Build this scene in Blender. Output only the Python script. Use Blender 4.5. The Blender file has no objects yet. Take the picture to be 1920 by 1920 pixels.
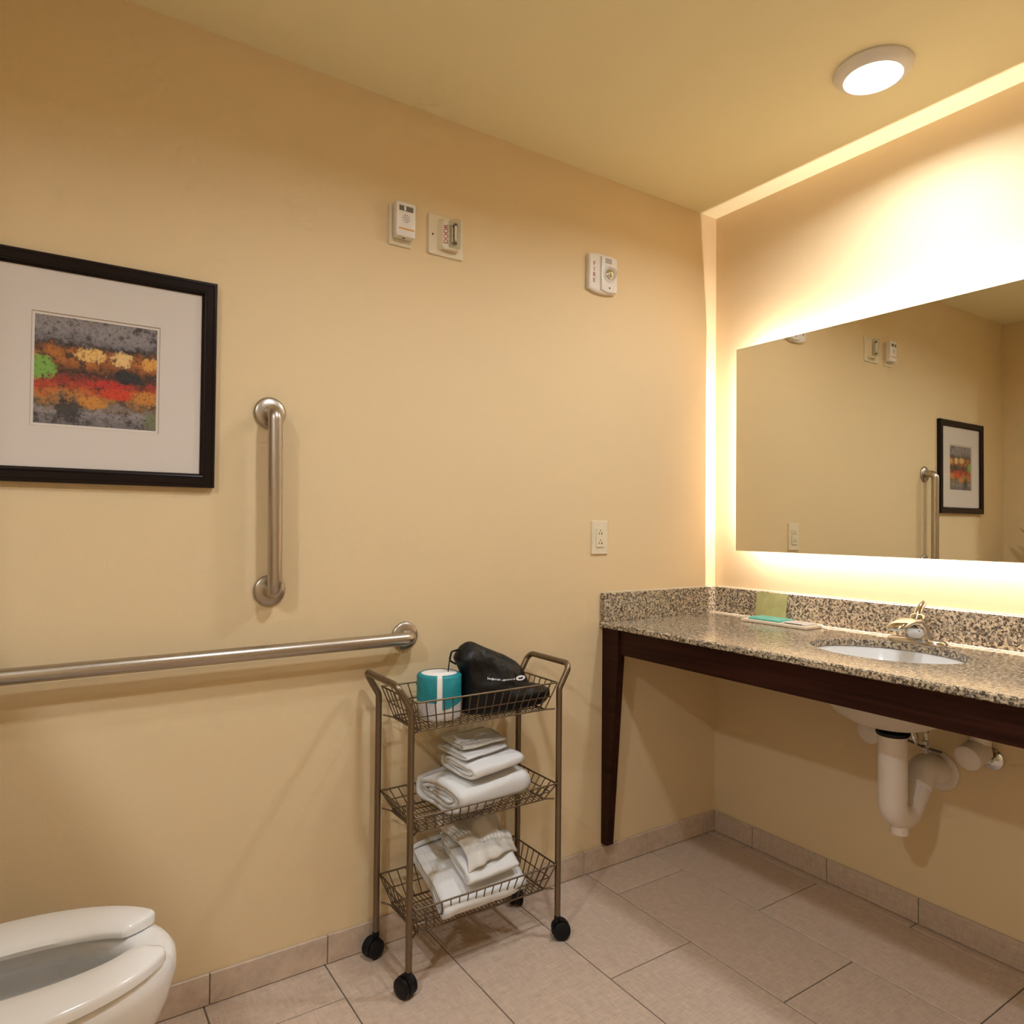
import bpy, bmesh, math, random
from mathutils import Vector, Matrix, noise
from mathutils.bvhtree import BVHTree

S = bpy.context.scene
C = S.collection
PI = math.pi
R = math.radians
random.seed(7)

# ------------------------------------------------------------------ camera
CAM_POS = Vector((1.8915, -2.2371, 1.1998))
YAW, PITCH, ROLL = R(56.330), R(1.0464), R(0.5239)
FOCAL_PX = 1319.2
cd = bpy.data.cameras.new('camera')
cam = bpy.data.objects.new('camera', cd)
C.objects.link(cam)
S.camera = cam
fw = Vector((-math.sin(YAW) * math.cos(PITCH), math.cos(YAW) * math.cos(PITCH), math.sin(PITCH)))
rt = fw.cross(Vector((0, 0, 1))).normalized()
up = rt.cross(fw)
rt2 = rt * math.cos(ROLL) + up * math.sin(ROLL)
up2 = -rt * math.sin(ROLL) + up * math.cos(ROLL)
cam.matrix_world = Matrix(((rt2.x, up2.x, -fw.x, CAM_POS.x), (rt2.y, up2.y, -fw.y, CAM_POS.y),
                           (rt2.z, up2.z, -fw.z, CAM_POS.z), (0, 0, 0, 1)))
cd.sensor_fit = 'HORIZONTAL'
cd.sensor_width = 36.0
cd.lens = 36.0 * FOCAL_PX / 1920.0
cd.clip_start = 0.02

# ------------------------------------------------------------------ world, exposure, lamp powers
w = bpy.data.worlds.new('world')
S.world = w
w.use_nodes = True
w.node_tree.nodes['Background'].inputs[0].default_value = (0.02, 0.018, 0.015, 1)
S.view_settings.view_transform = 'Standard'
S.view_settings.look = 'None'
S.view_settings.gamma = 1.0
S.view_settings.use_curve_mapping = False
S.view_settings.exposure = 0.50
S.cycles.use_denoising = True
S.cycles.max_bounces = 8
S.cycles.diffuse_bounces = 4
S.cycles.use_adaptive_sampling = True
S.cycles.adaptive_threshold = 0.06
S.cycles.adaptive_min_samples = 12
S.cycles.caustics_reflective = False
S.cycles.caustics_refractive = False
S.cycles.sample_clamp_indirect = 6.0
DISC_POWER = 9.6            # watts of each ceiling lamp
DISC_SPREAD = 160.0
DISC_COLOR = (0.90, 0.965, 1.03)
LED_POWER = 3.5              # watts per metre of the tape behind the mirror
LED_COLOR = (1.0, 0.86, 0.79)

H = 2.44                     # ceiling height


# ------------------------------------------------------------------ materials
def nt(m):
    return m.node_tree.nodes, m.node_tree.links


def mat(name, col, rough=0.5, metal=0.0, spec=0.5, coat=0.0, bump=None, var=None, sss=0.0):
    """Principled material; bump=(scale, strength, detail), var=(scale, amount) brightness noise."""
    m = bpy.data.materials.new(name)
    m.use_nodes = True
    n, l = nt(m)
    b = n['Principled BSDF']
    b.inputs['Base Color'].default_value = (*col, 1)
    b.inputs['Roughness'].default_value = rough
    b.inputs['Metallic'].default_value = metal
    b.inputs['Specular IOR Level'].default_value = spec
    if coat:
        b.inputs['Coat Weight'].default_value = coat
        b.inputs['Coat Roughness'].default_value = 0.06
    tc = n.new('ShaderNodeTexCoord')
    if bump:
        t = n.new('ShaderNodeTexNoise')
        t.inputs['Scale'].default_value = bump[0]
        t.inputs['Detail'].default_value = bump[2]
        l.new(tc.outputs['Object'], t.inputs['Vector'])
        bp = n.new('ShaderNodeBump')
        bp.inputs['Strength'].default_value = bump[1]
        bp.inputs['Distance'].default_value = bump[3] if len(bump) > 3 else 0.002
        l.new(t.outputs['Fac'], bp.inputs['Height'])
        l.new(bp.outputs['Normal'], b.inputs['Normal'])
    if var:
        t = n.new('ShaderNodeTexNoise')
        t.inputs['Scale'].default_value = var[0]
        t.inputs['Detail'].default_value = 4
        l.new(tc.outputs['Object'], t.inputs['Vector'])
        mx = n.new('ShaderNodeMix')
        mx.data_type = 'RGBA'
        mx.inputs[6].default_value = (*[c * (1 - var[1]) for c in col], 1)
        mx.inputs[7].default_value = (*[min(1, c * (1 + var[1])) for c in col], 1)
        l.new(t.outputs['Fac'], mx.inputs[0])
        l.new(mx.outputs[2], b.inputs['Base Color'])
    return m


def emis(name, col, power):
    m = bpy.data.materials.new(name)
    m.use_nodes = True
    n, l = nt(m)
    n.remove(n['Principled BSDF'])
    e = n.new('ShaderNodeEmission')
    e.inputs[0].default_value = (*col, 1)
    e.inputs[1].default_value = power
    l.new(e.outputs[0], n['Material Output'].inputs[0])
    return m


def ramp(n, stops, interp='LINEAR'):
    r = n.new('ShaderNodeValToRGB')
    e = r.color_ramp.elements
    r.color_ramp.interpolation = interp
    while len(e) < len(stops):
        e.new(0.5)
    for i, (p, c) in enumerate(stops):
        e[i].position = p
        e[i].color = (*c, 1) if len(c) == 3 else c
    return r


def granite():
    m = bpy.data.materials.new('granite')
    m.use_nodes = True
    n, l = nt(m)
    b = n['Principled BSDF']
    b.inputs['Roughness'].default_value = 0.13
    b.inputs['Specular IOR Level'].default_value = 0.55
    tc = n.new('ShaderNodeTexCoord')
    mp = n.new('ShaderNodeMapping')
    mp.inputs['Rotation'].default_value = (0.5, 0.7, 0.4)
    l.new(tc.outputs['Object'], mp.inputs['Vector'])
    v = n.new('ShaderNodeTexVoronoi')
    v.inputs['Scale'].default_value = 210
    l.new(mp.outputs[0], v.inputs['Vector'])
    base = ramp(n, [(0.0, (0.20, 0.155, 0.105)), (0.22, (0.44, 0.345, 0.225)), (0.6, (0.66, 0.54, 0.375)), (1.0, (0.45, 0.375, 0.285))])
    sep = n.new('ShaderNodeSeparateColor')
    l.new(v.outputs['Color'], sep.inputs[0])
    l.new(sep.outputs[0], base.inputs[0])
    t1 = n.new('ShaderNodeTexNoise')
    t1.inputs['Scale'].default_value = 135
    t1.inputs['Detail'].default_value = 3
    t1.inputs['Roughness'].default_value = 0.65
    l.new(mp.outputs[0], t1.inputs['Vector'])
    r1 = ramp(n, [(0.50, (0, 0, 0)), (0.56, (1, 1, 1))])
    l.new(t1.outputs['Fac'], r1.inputs[0])
    mx = n.new('ShaderNodeMix')
    mx.data_type = 'RGBA'
    mx.inputs[7].default_value = (0.075, 0.058, 0.042, 1)
    l.new(r1.outputs[0], mx.inputs[0])
    l.new(base.outputs[0], mx.inputs[6])
    t2 = n.new('ShaderNodeTexNoise')
    t2.inputs['Scale'].default_value = 80
    t2.inputs['Detail'].default_value = 2
    l.new(mp.outputs[0], t2.inputs['Vector'])
    r2 = ramp(n, [(0.58, (0, 0, 0)), (0.63, (1, 1, 1))])
    l.new(t2.outputs['Fac'], r2.inputs[0])
    mx2 = n.new('ShaderNodeMix')
    mx2.data_type = 'RGBA'
    mx2.inputs[7].default_value = (0.22, 0.185, 0.145, 1)
    l.new(r2.outputs[0], mx2.inputs[0])
    l.new(mx.outputs[2], mx2.inputs[6])
    l.new(mx2.outputs[2], b.inputs['Base Color'])
    return m


def tile_mat(name, col, dark):
    """Porcelain tile with a woven linen grain, shifted from tile to tile."""
    m = bpy.data.materials.new(name)
    m.use_nodes = True
    n, l = nt(m)
    b = n['Principled BSDF']
    b.inputs['Roughness'].default_value = 0.42
    tc = n.new('ShaderNodeTexCoord')
    oi = n.new('ShaderNodeObjectInfo')
    ad = n.new('ShaderNodeVectorMath')
    ad.operation = 'ADD'
    sc = n.new('ShaderNodeVectorMath')
    sc.operation = 'SCALE'
    sc.inputs['Scale'].default_value = 37.0
    cx = n.new('ShaderNodeCombineXYZ')
    for i in range(3):
        l.new(oi.outputs['Random'], cx.inputs[i])
    l.new(cx.outputs[0], sc.inputs[0])
    l.new(tc.outputs['Object'], ad.inputs[0])
    l.new(sc.outputs[0], ad.inputs[1])
    outs = []
    for s in ((26, 420, 420), (420, 26, 26), (60, 60, 60)):
        mp = n.new('ShaderNodeMapping')
        mp.inputs['Scale'].default_value = s
        l.new(ad.outputs[0], mp.inputs[0])
        t = n.new('ShaderNodeTexNoise')
        t.inputs['Scale'].default_value = 1.0
        t.inputs['Detail'].default_value = 3
        l.new(mp.outputs[0], t.inputs['Vector'])
        outs.append(t.outputs['Fac'])
    a1 = n.new('ShaderNodeMath')
    a1.operation = 'ADD'
    l.new(outs[0], a1.inputs[0])
    l.new(outs[1], a1.inputs[1])
    a2 = n.new('ShaderNodeMath')
    a2.operation = 'MULTIPLY_ADD'
    a2.inputs[1].default_value = 0.6
    l.new(outs[2], a2.inputs[0])
    l.new(a1.outputs[0], a2.inputs[2])
    rp = ramp(n, [(0.0, dark), (1.0, col)])
    mr = n.new('ShaderNodeMapRange')
    mr.inputs['From Min'].default_value = 0.85
    mr.inputs['From Max'].default_value = 1.75
    l.new(a2.outputs[0], mr.inputs[0])
    l.new(mr.outputs[0], rp.inputs[0])
    hv = n.new('ShaderNodeHueSaturation')
    vr = n.new('ShaderNodeMapRange')
    vr.inputs['To Min'].default_value = 0.94
    vr.inputs['To Max'].default_value = 1.05
    l.new(oi.outputs['Random'], vr.inputs[0])
    l.new(vr.outputs[0], hv.inputs['Value'])
    l.new(rp.outputs[0], hv.inputs['Color'])
    l.new(hv.outputs[0], b.inputs['Base Color'])
    bp = n.new('ShaderNodeBump')
    bp.inputs['Strength'].default_value = 0.25
    bp.inputs['Distance'].default_value = 0.0008
    l.new(a2.outputs[0], bp.inputs['Height'])
    l.new(bp.outputs[0], b.inputs['Normal'])
    return m


def wood_mat():
    m = bpy.data.materials.new('dark_wood')
    m.use_nodes = True
    n, l = nt(m)
    b = n['Principled BSDF']
    b.inputs['Roughness'].default_value = 0.36
    b.inputs['Specular IOR Level'].default_value = 0.12
    tc = n.new('ShaderNodeTexCoord')
    mp = n.new('ShaderNodeMapping')
    mp.inputs['Scale'].default_value = (3, 60, 60)
    l.new(tc.outputs['Object'], mp.inputs[0])
    t = n.new('ShaderNodeTexNoise')
    t.inputs['Scale'].default_value = 1.0
    t.inputs['Detail'].default_value = 5
    l.new(mp.outputs[0], t.inputs['Vector'])
    rp = ramp(n, [(0.3, (0.016, 0.0046, 0.0030)), (0.7, (0.042, 0.0122, 0.0070))])
    l.new(t.outputs['Fac'], rp.inputs[0])
    l.new(rp.outputs[0], b.inputs['Base Color'])
    return m


def brushed(name, col, rough, stretch):
    m = bpy.data.materials.new(name)
    m.use_nodes = True
    n, l = nt(m)
    b = n['Principled BSDF']
    b.inputs['Base Color'].default_value = (*col, 1)
    b.inputs['Metallic'].default_value = 1.0
    tc = n.new('ShaderNodeTexCoord')
    mp = n.new('ShaderNodeMapping')
    mp.inputs['Scale'].default_value = stretch
    l.new(tc.outputs['Object'], mp.inputs[0])
    t = n.new('ShaderNodeTexNoise')
    t.inputs['Scale'].default_value = 1.0
    t.inputs['Detail'].default_value = 3
    l.new(mp.outputs[0], t.inputs['Vector'])
    mr = n.new('ShaderNodeMapRange')
    mr.inputs['To Min'].default_value = rough - 0.08
    mr.inputs['To Max'].default_value = rough + 0.08
    l.new(t.outputs['Fac'], mr.inputs[0])
    l.new(mr.outputs[0], b.inputs['Roughness'])
    return m


def clear_mat(name, tint=(1, 1, 1), gloss=0.02):
    """Thin clear pane: see-through with a mirror-like sheen that grows at grazing angles."""
    m = bpy.data.materials.new(name)
    m.use_nodes = True
    n, l = nt(m)
    n.remove(n['Principled BSDF'])
    tr = n.new('ShaderNodeBsdfTransparent')
    tr.inputs[0].default_value = (*tint, 1)
    gl = n.new('ShaderNodeBsdfGlossy')
    gl.inputs['Roughness'].default_value = gloss
    lw = n.new('ShaderNodeLayerWeight')
    pw = n.new('ShaderNodeMath')
    pw.operation = 'POWER'
    pw.inputs[1].default_value = 5.0
    l.new(lw.outputs['Facing'], pw.inputs[0])
    fr = n.new('ShaderNodeMath')
    fr.operation = 'MULTIPLY_ADD'
    fr.inputs[1].default_value = 0.94
    fr.inputs[2].default_value = 0.022
    l.new(pw.outputs[0], fr.inputs[0])
    mx = n.new('ShaderNodeMixShader')
    l.new(fr.outputs[0], mx.inputs[0])
    l.new(tr.outputs[0], mx.inputs[1])
    l.new(gl.outputs[0], mx.inputs[2])
    l.new(mx.outputs[0], n['Material Output'].inputs[0])
    return m


def print_mat():
    """Loose abstract landscape: grey sky, row of yellow blots, rust and red middle, grey foot."""
    m = bpy.data.materials.new('abstract_print')
    m.use_nodes = True
    n, l = nt(m)
    b = n['Principled BSDF']
    b.inputs['Roughness'].default_value = 0.6
    tc = n.new('ShaderNodeTexCoord')
    sp = n.new('ShaderNodeSeparateXYZ')
    l.new(tc.outputs['Generated'], sp.inputs[0])
    U, V = sp.outputs[1], sp.outputs[2]

    def math_(op, a, c, d=None):
        q = n.new('ShaderNodeMath')
        q.operation = op
        for i, s in enumerate((a, c, d)):
            if s is None:
                continue
            if isinstance(s, (int, float)):
                q.inputs[i].default_value = s
            else:
                l.new(s, q.inputs[i])
        return q.outputs[0]

    def noise_(scale, detail=5, st=(1, 1, 1), rough=0.6):
        mp = n.new('ShaderNodeMapping')
        mp.inputs['Scale'].default_value = st
        l.new(tc.outputs['Generated'], mp.inputs[0])
        t = n.new('ShaderNodeTexNoise')
        t.inputs['Scale'].default_value = scale
        t.inputs['Detail'].default_value = detail
        t.inputs['Roughness'].default_value = rough
        l.new(mp.outputs[0], t.inputs['Vector'])
        return t.outputs['Fac']

    def mix_(f, a, c):
        q = n.new('ShaderNodeMix')
        q.data_type = 'RGBA'
        l.new(f, q.inputs[0])
        for i, s in ((6, a), (7, c)):
            if isinstance(s, tuple):
                q.inputs[i].default_value = (*s, 1)
            else:
                l.new(s, q.inputs[i])
        return q.outputs[2]
    big = noise_(5, 6, (1, 1, 1.6))
    fine = noise_(16, 6, (1, 1, 1), 0.75)
    tiny = noise_(46, 4, (1, 1, 1), 0.7)
    vv = math_('ADD', V, math_('MULTIPLY', math_('SUBTRACT', big, 0.5), 0.30))
    vv = math_('ADD', vv, math_('MULTIPLY', math_('SUBTRACT', fine, 0.5), 0.16))
    band = ramp(n, [(0.0, (0.15, 0.13, 0.14)), (0.15, (0.30, 0.26, 0.27)), (0.22, (0.16, 0.10, 0.05)), (0.28, (0.52, 0.19, 0.03)),
                    (0.36, (0.55, 0.06, 0.01)), (0.43, (0.35, 0.02, 0.01)), (0.50, (0.03, 0.015, 0.012)), (0.56, (0.28, 0.08, 0.015)),
                    (0.64, (0.50, 0.16, 0.02)), (0.70, (0.30, 0.09, 0.02)), (0.735, (0.04, 0.03, 0.03)), (0.78, (0.20, 0.18, 0.20)),
                    (0.9, (0.30, 0.27, 0.28)), (1.0, (0.24, 0.21, 0.21))])
    l.new(vv, band.inputs[0])
    col = band.outputs[0]
    dk = ramp(n, [(0.51, (0, 0, 0)), (0.62, (1, 1, 1))])
    l.new(noise_(9, 5, (1, 1, 1), 0.7), dk.inputs[0])
    col = mix_(math_('MULTIPLY', dk.outputs[0], 0.85), col, (0.012, 0.01, 0.012))

    def blot(u0, v0, ru, rv, c, s=1.0):
        nonlocal col
        du = math_('DIVIDE', math_('SUBTRACT', U, u0), ru)
        dv = math_('DIVIDE', math_('SUBTRACT', V, v0), rv)
        d = math_('ADD', math_('MULTIPLY', du, du), math_('MULTIPLY', dv, dv))
        d = math_('ADD', d, math_('MULTIPLY', math_('SUBTRACT', fine, 0.5), 3.4))
        d = math_('ADD', d, math_('MULTIPLY', math_('SUBTRACT', tiny, 0.5), 2.2))
        rr = ramp(n, [(0.55, (1, 1, 1)), (0.95, (0, 0, 0))])
        l.new(d, rr.inputs[0])
        col = mix_(math_('MULTIPLY', rr.outputs[0], s), col, c)
    blot(0.44, 0.67, 0.13, 0.075, (0.85, 0.50, 0.16))
    blot(0.70, 0.66, 0.10, 0.08, (0.85, 0.55, 0.22))
    blot(0.93, 0.64, 0.09, 0.07, (0.75, 0.35, 0.06))
    blot(0.06, 0.52, 0.13, 0.12, (0.20, 0.42, 0.06))
    blot(0.66, 0.33, 0.16, 0.06, (0.65, 0.04, 0.005))
    blot(0.60, 0.41, 0.20, 0.04, (0.55, 0.015, 0.01))
    blot(0.90, 0.32, 0.14, 0.07, (0.60, 0.22, 0.03))
    blot(0.45, 0.23, 0.14, 0.06, (0.62, 0.24, 0.03))
    blot(0.75, 0.49, 0.13, 0.07, (0.012, 0.012, 0.02))
    blot(0.28, 0.15, 0.12, 0.12, (0.015, 0.015, 0.02), 0.9)
    blot(0.95, 0.10, 0.08, 0.09, (0.14, 0.17, 0.06), 0.8)
    sp2 = ramp(n, [(0.53, (0, 0, 0)), (0.62, (1, 1, 1))])
    l.new(noise_(30, 5, (1, 1, 1), 0.75), sp2.inputs[0])
    col = mix_(math_('MULTIPLY', sp2.outputs[0], 0.72), col, (0.02, 0.014, 0.012))
    lt = ramp(n, [(0.60, (0, 0, 0)), (0.68, (1, 1, 1))])
    l.new(noise_(38, 4, (1, 1, 1), 0.7), lt.inputs[0])
    col = mix_(math_('MULTIPLY', lt.outputs[0], 0.35), col, (0.45, 0.38, 0.33))
    l.new(col, b.inputs['Base Color'])
    return m


M = dict(
    wall=mat('wall_paint', (0.765, 0.595, 0.358), 0.62, spec=0.3, bump=(190, 0.10, 1, 0.002)),
    surround=mat('bounce_surround', (0.84, 0.82, 0.78), 0.3),  # unseen recess walls, made white to bounce neutral fill into the room
    ceiling=mat('ceiling_paint', (0.90, 0.81, 0.53), 0.7, spec=0.25),
    grout=mat('grout', (0.12, 0.095, 0.07), 0.9),
    bgrout=mat('base_grout', (0.30, 0.235, 0.175), 0.9),
    tile=tile_mat('floor_tile', (0.72, 0.55, 0.43), (0.46, 0.345, 0.265)),
    btile=tile_mat('base_tile', (0.70, 0.545, 0.415), (0.43, 0.33, 0.25)),
    granite=granite(),
    wood=wood_mat(),
    steel=brushed('brushed_steel', (0.46, 0.41, 0.355), 0.33, (300, 300, 300)),
    chrome=mat('chrome', (0.60, 0.585, 0.555), 0.10, 1.0),
    bronze=mat('bronze_tube', (0.205, 0.152, 0.098), 0.36, 0.85),
    wire=mat('bronze_wire', (0.17, 0.122, 0.08), 0.40, 0.8),
    black=mat('black_plastic', (0.006, 0.006, 0.007), 0.45, spec=0.25),
    blackframe=mat('black_frame', (0.010, 0.005, 0.0045), 0.30, spec=0.22),
    framebead=mat('frame_bead', (0.045, 0.03, 0.022), 0.35),
    matboard=mat('mat_board', (0.74, 0.67, 0.62), 0.85, spec=0.2),
    bevel=mat('mat_bevel', (0.62, 0.50, 0.36), 0.8),
    print=print_mat(),
    pane=clear_mat('picture_glass'),
    plastic=mat('white_plastic', (0.80, 0.75, 0.69), 0.35),
    ivory=mat('ivory_plastic', (0.76, 0.66, 0.48), 0.38),
    dark=mat('dark_slot', (0.05, 0.035, 0.025), 0.6),
    greywin=mat('grey_window', (0.16, 0.14, 0.13), 0.25),
    orange=mat('orange_strip', (0.70, 0.32, 0.08), 0.5),
    red=mat('red_print', (0.42, 0.03, 0.03), 0.5),
    lens=clear_mat('strobe_lens', (0.93, 0.93, 0.9), 0.05),
    reflector=mat('reflector', (0.85, 0.83, 0.78), 0.18, 1.0),
    ceramic=mat('white_ceramic', (0.88, 0.865, 0.855), 0.10, spec=0.5, coat=0.3),
    basin=mat('basin_ceramic', (0.80, 0.79, 0.78), 0.12),
    basinout=mat('basin_outside', (0.62, 0.55, 0.45), 0.5),
    seat=mat('seat_plastic', (0.88, 0.865, 0.855), 0.16),
    pvc=mat('pipe_cover', (0.78, 0.70, 0.63), 0.45),
    mirror=mat('mirror_silver', (0.80, 0.79, 0.70), 0.0, 1.0),
    alu=mat('mirror_back', (0.55, 0.53, 0.5), 0.5, 0.3),
    towel=mat('white_terry', (0.92, 0.905, 0.895), 0.95, spec=0.15, bump=(700, 0.9, 3, 0.003)),
    wash=mat('cream_terry', (0.80, 0.75, 0.68), 0.95, spec=0.15, bump=(700, 0.8, 3, 0.003)),
    nylon=mat('black_nylon', (0.0035, 0.0032, 0.0036), 0.42, spec=0.30, bump=(30, 0.45, 2, 0.01)),
    white=mat('white_ink', (0.80, 0.79, 0.80), 0.6),
    teal=mat('teal_wrap', (0.012, 0.255, 0.30), 0.5, bump=(60, 0.5, 4, 0.004), var=(25, 0.35)),
    paper=mat('tissue_paper', (0.86, 0.82, 0.79), 0.9),
    wrapgrey=mat('grey_printed_wrap', (0.55, 0.52, 0.50), 0.6, var=(220, 0.45)),
    tealcard=mat('teal_card', (0.16, 0.60, 0.52), 0.3),
    greencard=mat('green_card', (0.30, 0.285, 0.115), 0.5, var=(30, 0.3)),
    trim=mat('lamp_trim', (0.82, 0.78, 0.74), 0.45),
    lamp=emis('lamp_lens', (1, 0.98, 0.95), 6.0),
    led=emis('led_tape', LED_COLOR, 30.0),
    leaf=mat('leaf', (0.03, 0.07, 0.015), 0.45),
    pot=mat('pot', (0.45, 0.36, 0.26), 0.6),
    caulk=mat('caulk', (0.78, 0.68, 0.5), 0.5),
)


# ------------------------------------------------------------------ mesh helpers
class MB:
    """Collects shapes in world coordinates and links them as one mesh object."""
    def __init__(s):
        s.v, s.f = [], []

    def add(s, vs, fs):
        o = len(s.v)
        s.v += [Vector(p) for p in vs]
        s.f += [tuple(i + o for i in q) for q in fs]
        return s

    def box(s, x0, x1, y0, y1, z0, z1, bev=0.0, seg=2, M4=None):
        bm = bmesh.new()
        vs = [bm.verts.new(p) for p in ((x0, y0, z0), (x1, y0, z0), (x1, y1, z0), (x0, y1, z0),
                                        (x0, y0, z1), (x1, y0, z1), (x1, y1, z1), (x0, y1, z1))]
        for q in ((0, 3, 2, 1), (4, 5, 6, 7), (0, 1, 5, 4), (1, 2, 6, 5), (2, 3, 7, 6), (3, 0, 4, 7)):
            bm.faces.new([vs[i] for i in q])
        if bev > 0:
            bmesh.ops.bevel(bm, geom=list(bm.edges), offset=bev, segments=seg, profile=0.5, affect='EDGES')
        bm.verts.index_update()
        pts = [v.co.copy() for v in bm.verts]
        if M4 is not None:
            pts = [M4 @ p for p in pts]
        s.add(pts, [[v.index for v in f.verts] for f in bm.faces])
        bm.free()
        return s

    def tube(s, pts, r, seg=12, cap=True, closed=False, rfun=None):
        pts = [Vector(p) for p in pts]
        n = len(pts)
        rings = []
        prev = None
        for i in range(n):
            if closed:
                t = (pts[(i + 1) % n] - pts[i - 1]).normalized()
            else:
                t = (pts[min(i + 1, n - 1)] - pts[max(i - 1, 0)]).normalized()
            if prev is None:
                a = Vector((0, 0, 1)) if abs(t.z) < 0.9 else Vector((1, 0, 0))
                prev = (a - t * a.dot(t)).normalized()
            prev = (prev - t * prev.dot(t)).normalized()
            bn = t.cross(prev)
            rr = rfun(i / (n - 1)) if rfun else r
            rings.append([pts[i] + (prev * math.cos(2 * PI * k / seg) + bn * math.sin(2 * PI * k / seg)) * rr for k in range(seg)])
        s.loft(rings, cap=cap and not closed, wrap=closed)
        return s

    def loft(s, rings, cap=True, wrap=False, closed=True):
        k = len(rings[0])
        vs = [p for r in rings for p in r]
        fs = []
        m = len(rings)
        for i in range(m if wrap else m - 1):
            a, b = i * k, ((i + 1) % m) * k
            for j in range(k if closed else k - 1):
                j2 = (j + 1) % k
                fs.append((a + j, a + j2, b + j2, b + j))
        if cap:
            fs.append(tuple(reversed(range(k))))
            fs.append(tuple((m - 1) * k + j for j in range(k)))
        s.add(vs, fs)
        return s

    def lathe(s, prof, M4, seg=32, cap=True):
        rings = [[M4 @ Vector((r * math.cos(2 * PI * k / seg), r * math.sin(2 * PI * k / seg), z)) for k in range(seg)] for r, z in prof]
        s.loft(rings, cap=cap)
        return s

    def prism(s, poly, d):
        """Polygon (list of points) pushed along vector d."""
        poly = [Vector(p) for p in poly]
        s.loft([poly, [p + Vector(d) for p in poly]])
        return s

    def build(s, name, m, parent=None, smooth=None, origin=None, normals=True):
        me = bpy.data.meshes.new(name)
        if parent is not None:
            o0 = Vector(parent.get('_o', (0, 0, 0)))
        else:
            o0 = Vector(origin) if origin is not None else Vector((0, 0, 0))
        me.from_pydata([p - o0 for p in s.v], [], s.f)
        if normals:
            bm = bmesh.new()
            bm.from_mesh(me)
            bmesh.ops.recalc_face_normals(bm, faces=bm.faces)
            bm.to_mesh(me)
            bm.free()
        me.materials.append(M[m] if isinstance(m, str) else m)
        if smooth is not None:
            for p in me.polygons:
                p.use_smooth = True
            if smooth < 180:
                me.set_sharp_from_angle(angle=R(smooth))
        ob = bpy.data.objects.new(name, me)
        C.objects.link(ob)
        if parent is not None:
            ob.parent = parent
            ob['_o'] = tuple(o0)
        else:
            ob.location = o0
            ob['_o'] = tuple(o0)
        return ob


def tag(o, label, cat, group=None):
    o['label'] = label
    o['category'] = cat
    if group:
        o['group'] = group
    return o


def thing(name, label, cat, loc, group=None):
    o = bpy.data.objects.new(name, None)
    o.empty_display_size = 0.05
    C.objects.link(o)
    o.location = loc
    o['_o'] = tuple(loc)
    return tag(o, label, cat, group)


def struct(o):
    o['kind'] = 'structure'
    return o


def T(loc, rot=(0, 0, 0)):
    from mathutils import Euler
    return Matrix.Translation(loc) @ Euler(rot).to_matrix().to_4x4()


XPLUS = Matrix(((0, 0, 1, 0), (1, 0, 0, 0), (0, 1, 0, 0), (0, 0, 0, 1)))     # local z -> world +x
YMINUS = Matrix(((1, 0, 0, 0), (0, 0, -1, 0), (0, 1, 0, 0), (0, 0, 0, 1)))   # local z -> world -y


def fillet(pts, rad, n=6):
    pts = [Vector(p) for p in pts]
    out = [pts[0]]
    for i in range(1, len(pts) - 1):
        a, b, c = pts[i - 1], pts[i], pts[i + 1]
        u, v = (a - b).normalized(), (c - b).normalized()
        ang = u.angle(v)
        d = min(rad / math.tan(ang / 2), (a - b).length * 0.49, (c - b).length * 0.49)
        rr = d * math.tan(ang / 2)
        cen = b + (u + v).normalized() * (rr / math.sin(ang / 2))
        p0, p1 = b + u * d, b + v * d
        e0, e1 = (p0 - cen), (p1 - cen)
        th = e0.angle(e1)
        for k in range(n + 1):
            t = k / n
            out.append(cen + (e0 * math.sin((1 - t) * th) + e1 * math.sin(t * th)) / math.sin(th))
    out.append(pts[-1])
    return out


def rrect(y0, y1, z0, z1, r, n=5):
    """Rounded rectangle outline as (y, z) pairs."""
    out = []
    for cy, cz, a0 in ((y1 - r, z1 - r, 0), (y0 + r, z1 - r, 90), (y0 + r, z0 + r, 180), (y1 - r, z0 + r, 270)):
        for k in range(n + 1):
            a = R(a0 + 90 * k / n)
            out.append((cy + r * math.cos(a), cz + r * math.sin(a)))
    return out


def wall_plate(mb, y0, y1, z0, z1, x0, x1, r, bev=0.002):
    """Plate on the left wall, rounded in outline with an eased front edge."""
    o = [Vector((x0, y, z)) for y, z in rrect(y0, y1, z0, z1, r)]
    a = [Vector((x1 - bev, y, z)) for y, z in rrect(y0, y1, z0, z1, r)]
    b = [Vector((x1, y, z)) for y, z in rrect(y0 + bev, y1 - bev, z0 + bev, z1 - bev, max(r - bev, 0.0005))]
    return mb.loft([o, a, b])


def text_mesh(body, size, M4, name, m, parent, depth=0.0006, align='CENTER'):
    cu = bpy.data.curves.new(name, 'FONT')
    cu.body = body
    cu.size = size
    cu.align_x = align
    cu.align_y = 'CENTER'
    cu.extrude = depth
    tmp = bpy.data.objects.new('tmp_text', cu)
    C.objects.link(tmp)
    dg = bpy.context.evaluated_depsgraph_get()
    me = bpy.data.meshes.new_from_object(tmp.evaluated_get(dg))
    C.objects.unlink(tmp)
    bpy.data.objects.remove(tmp)
    mb = MB()
    mb.add([M4 @ v.co for v in me.vertices], [tuple(p.vertices) for p in me.polygons])
    return mb.build(name, m, parent, normals=False)


# text standing on the left wall: local x -> world +y, local y -> world z, faces +x
def on_left_wall(x, y, z, spin=0.0):
    b = Matrix(((0, 0, 1, x), (1, 0, 0, y), (0, 1, 0, z), (0, 0, 0, 1)))
    return b @ Matrix.Rotation(spin, 4, 'Z')


# ------------------------------------------------------------------ the room
YC = -2.69      # short wall behind the toilet
XS = 0.68       # where that wall ends and the shower recess begins
YS = -3.75
XR = 2.62
WT = 0.10

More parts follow.
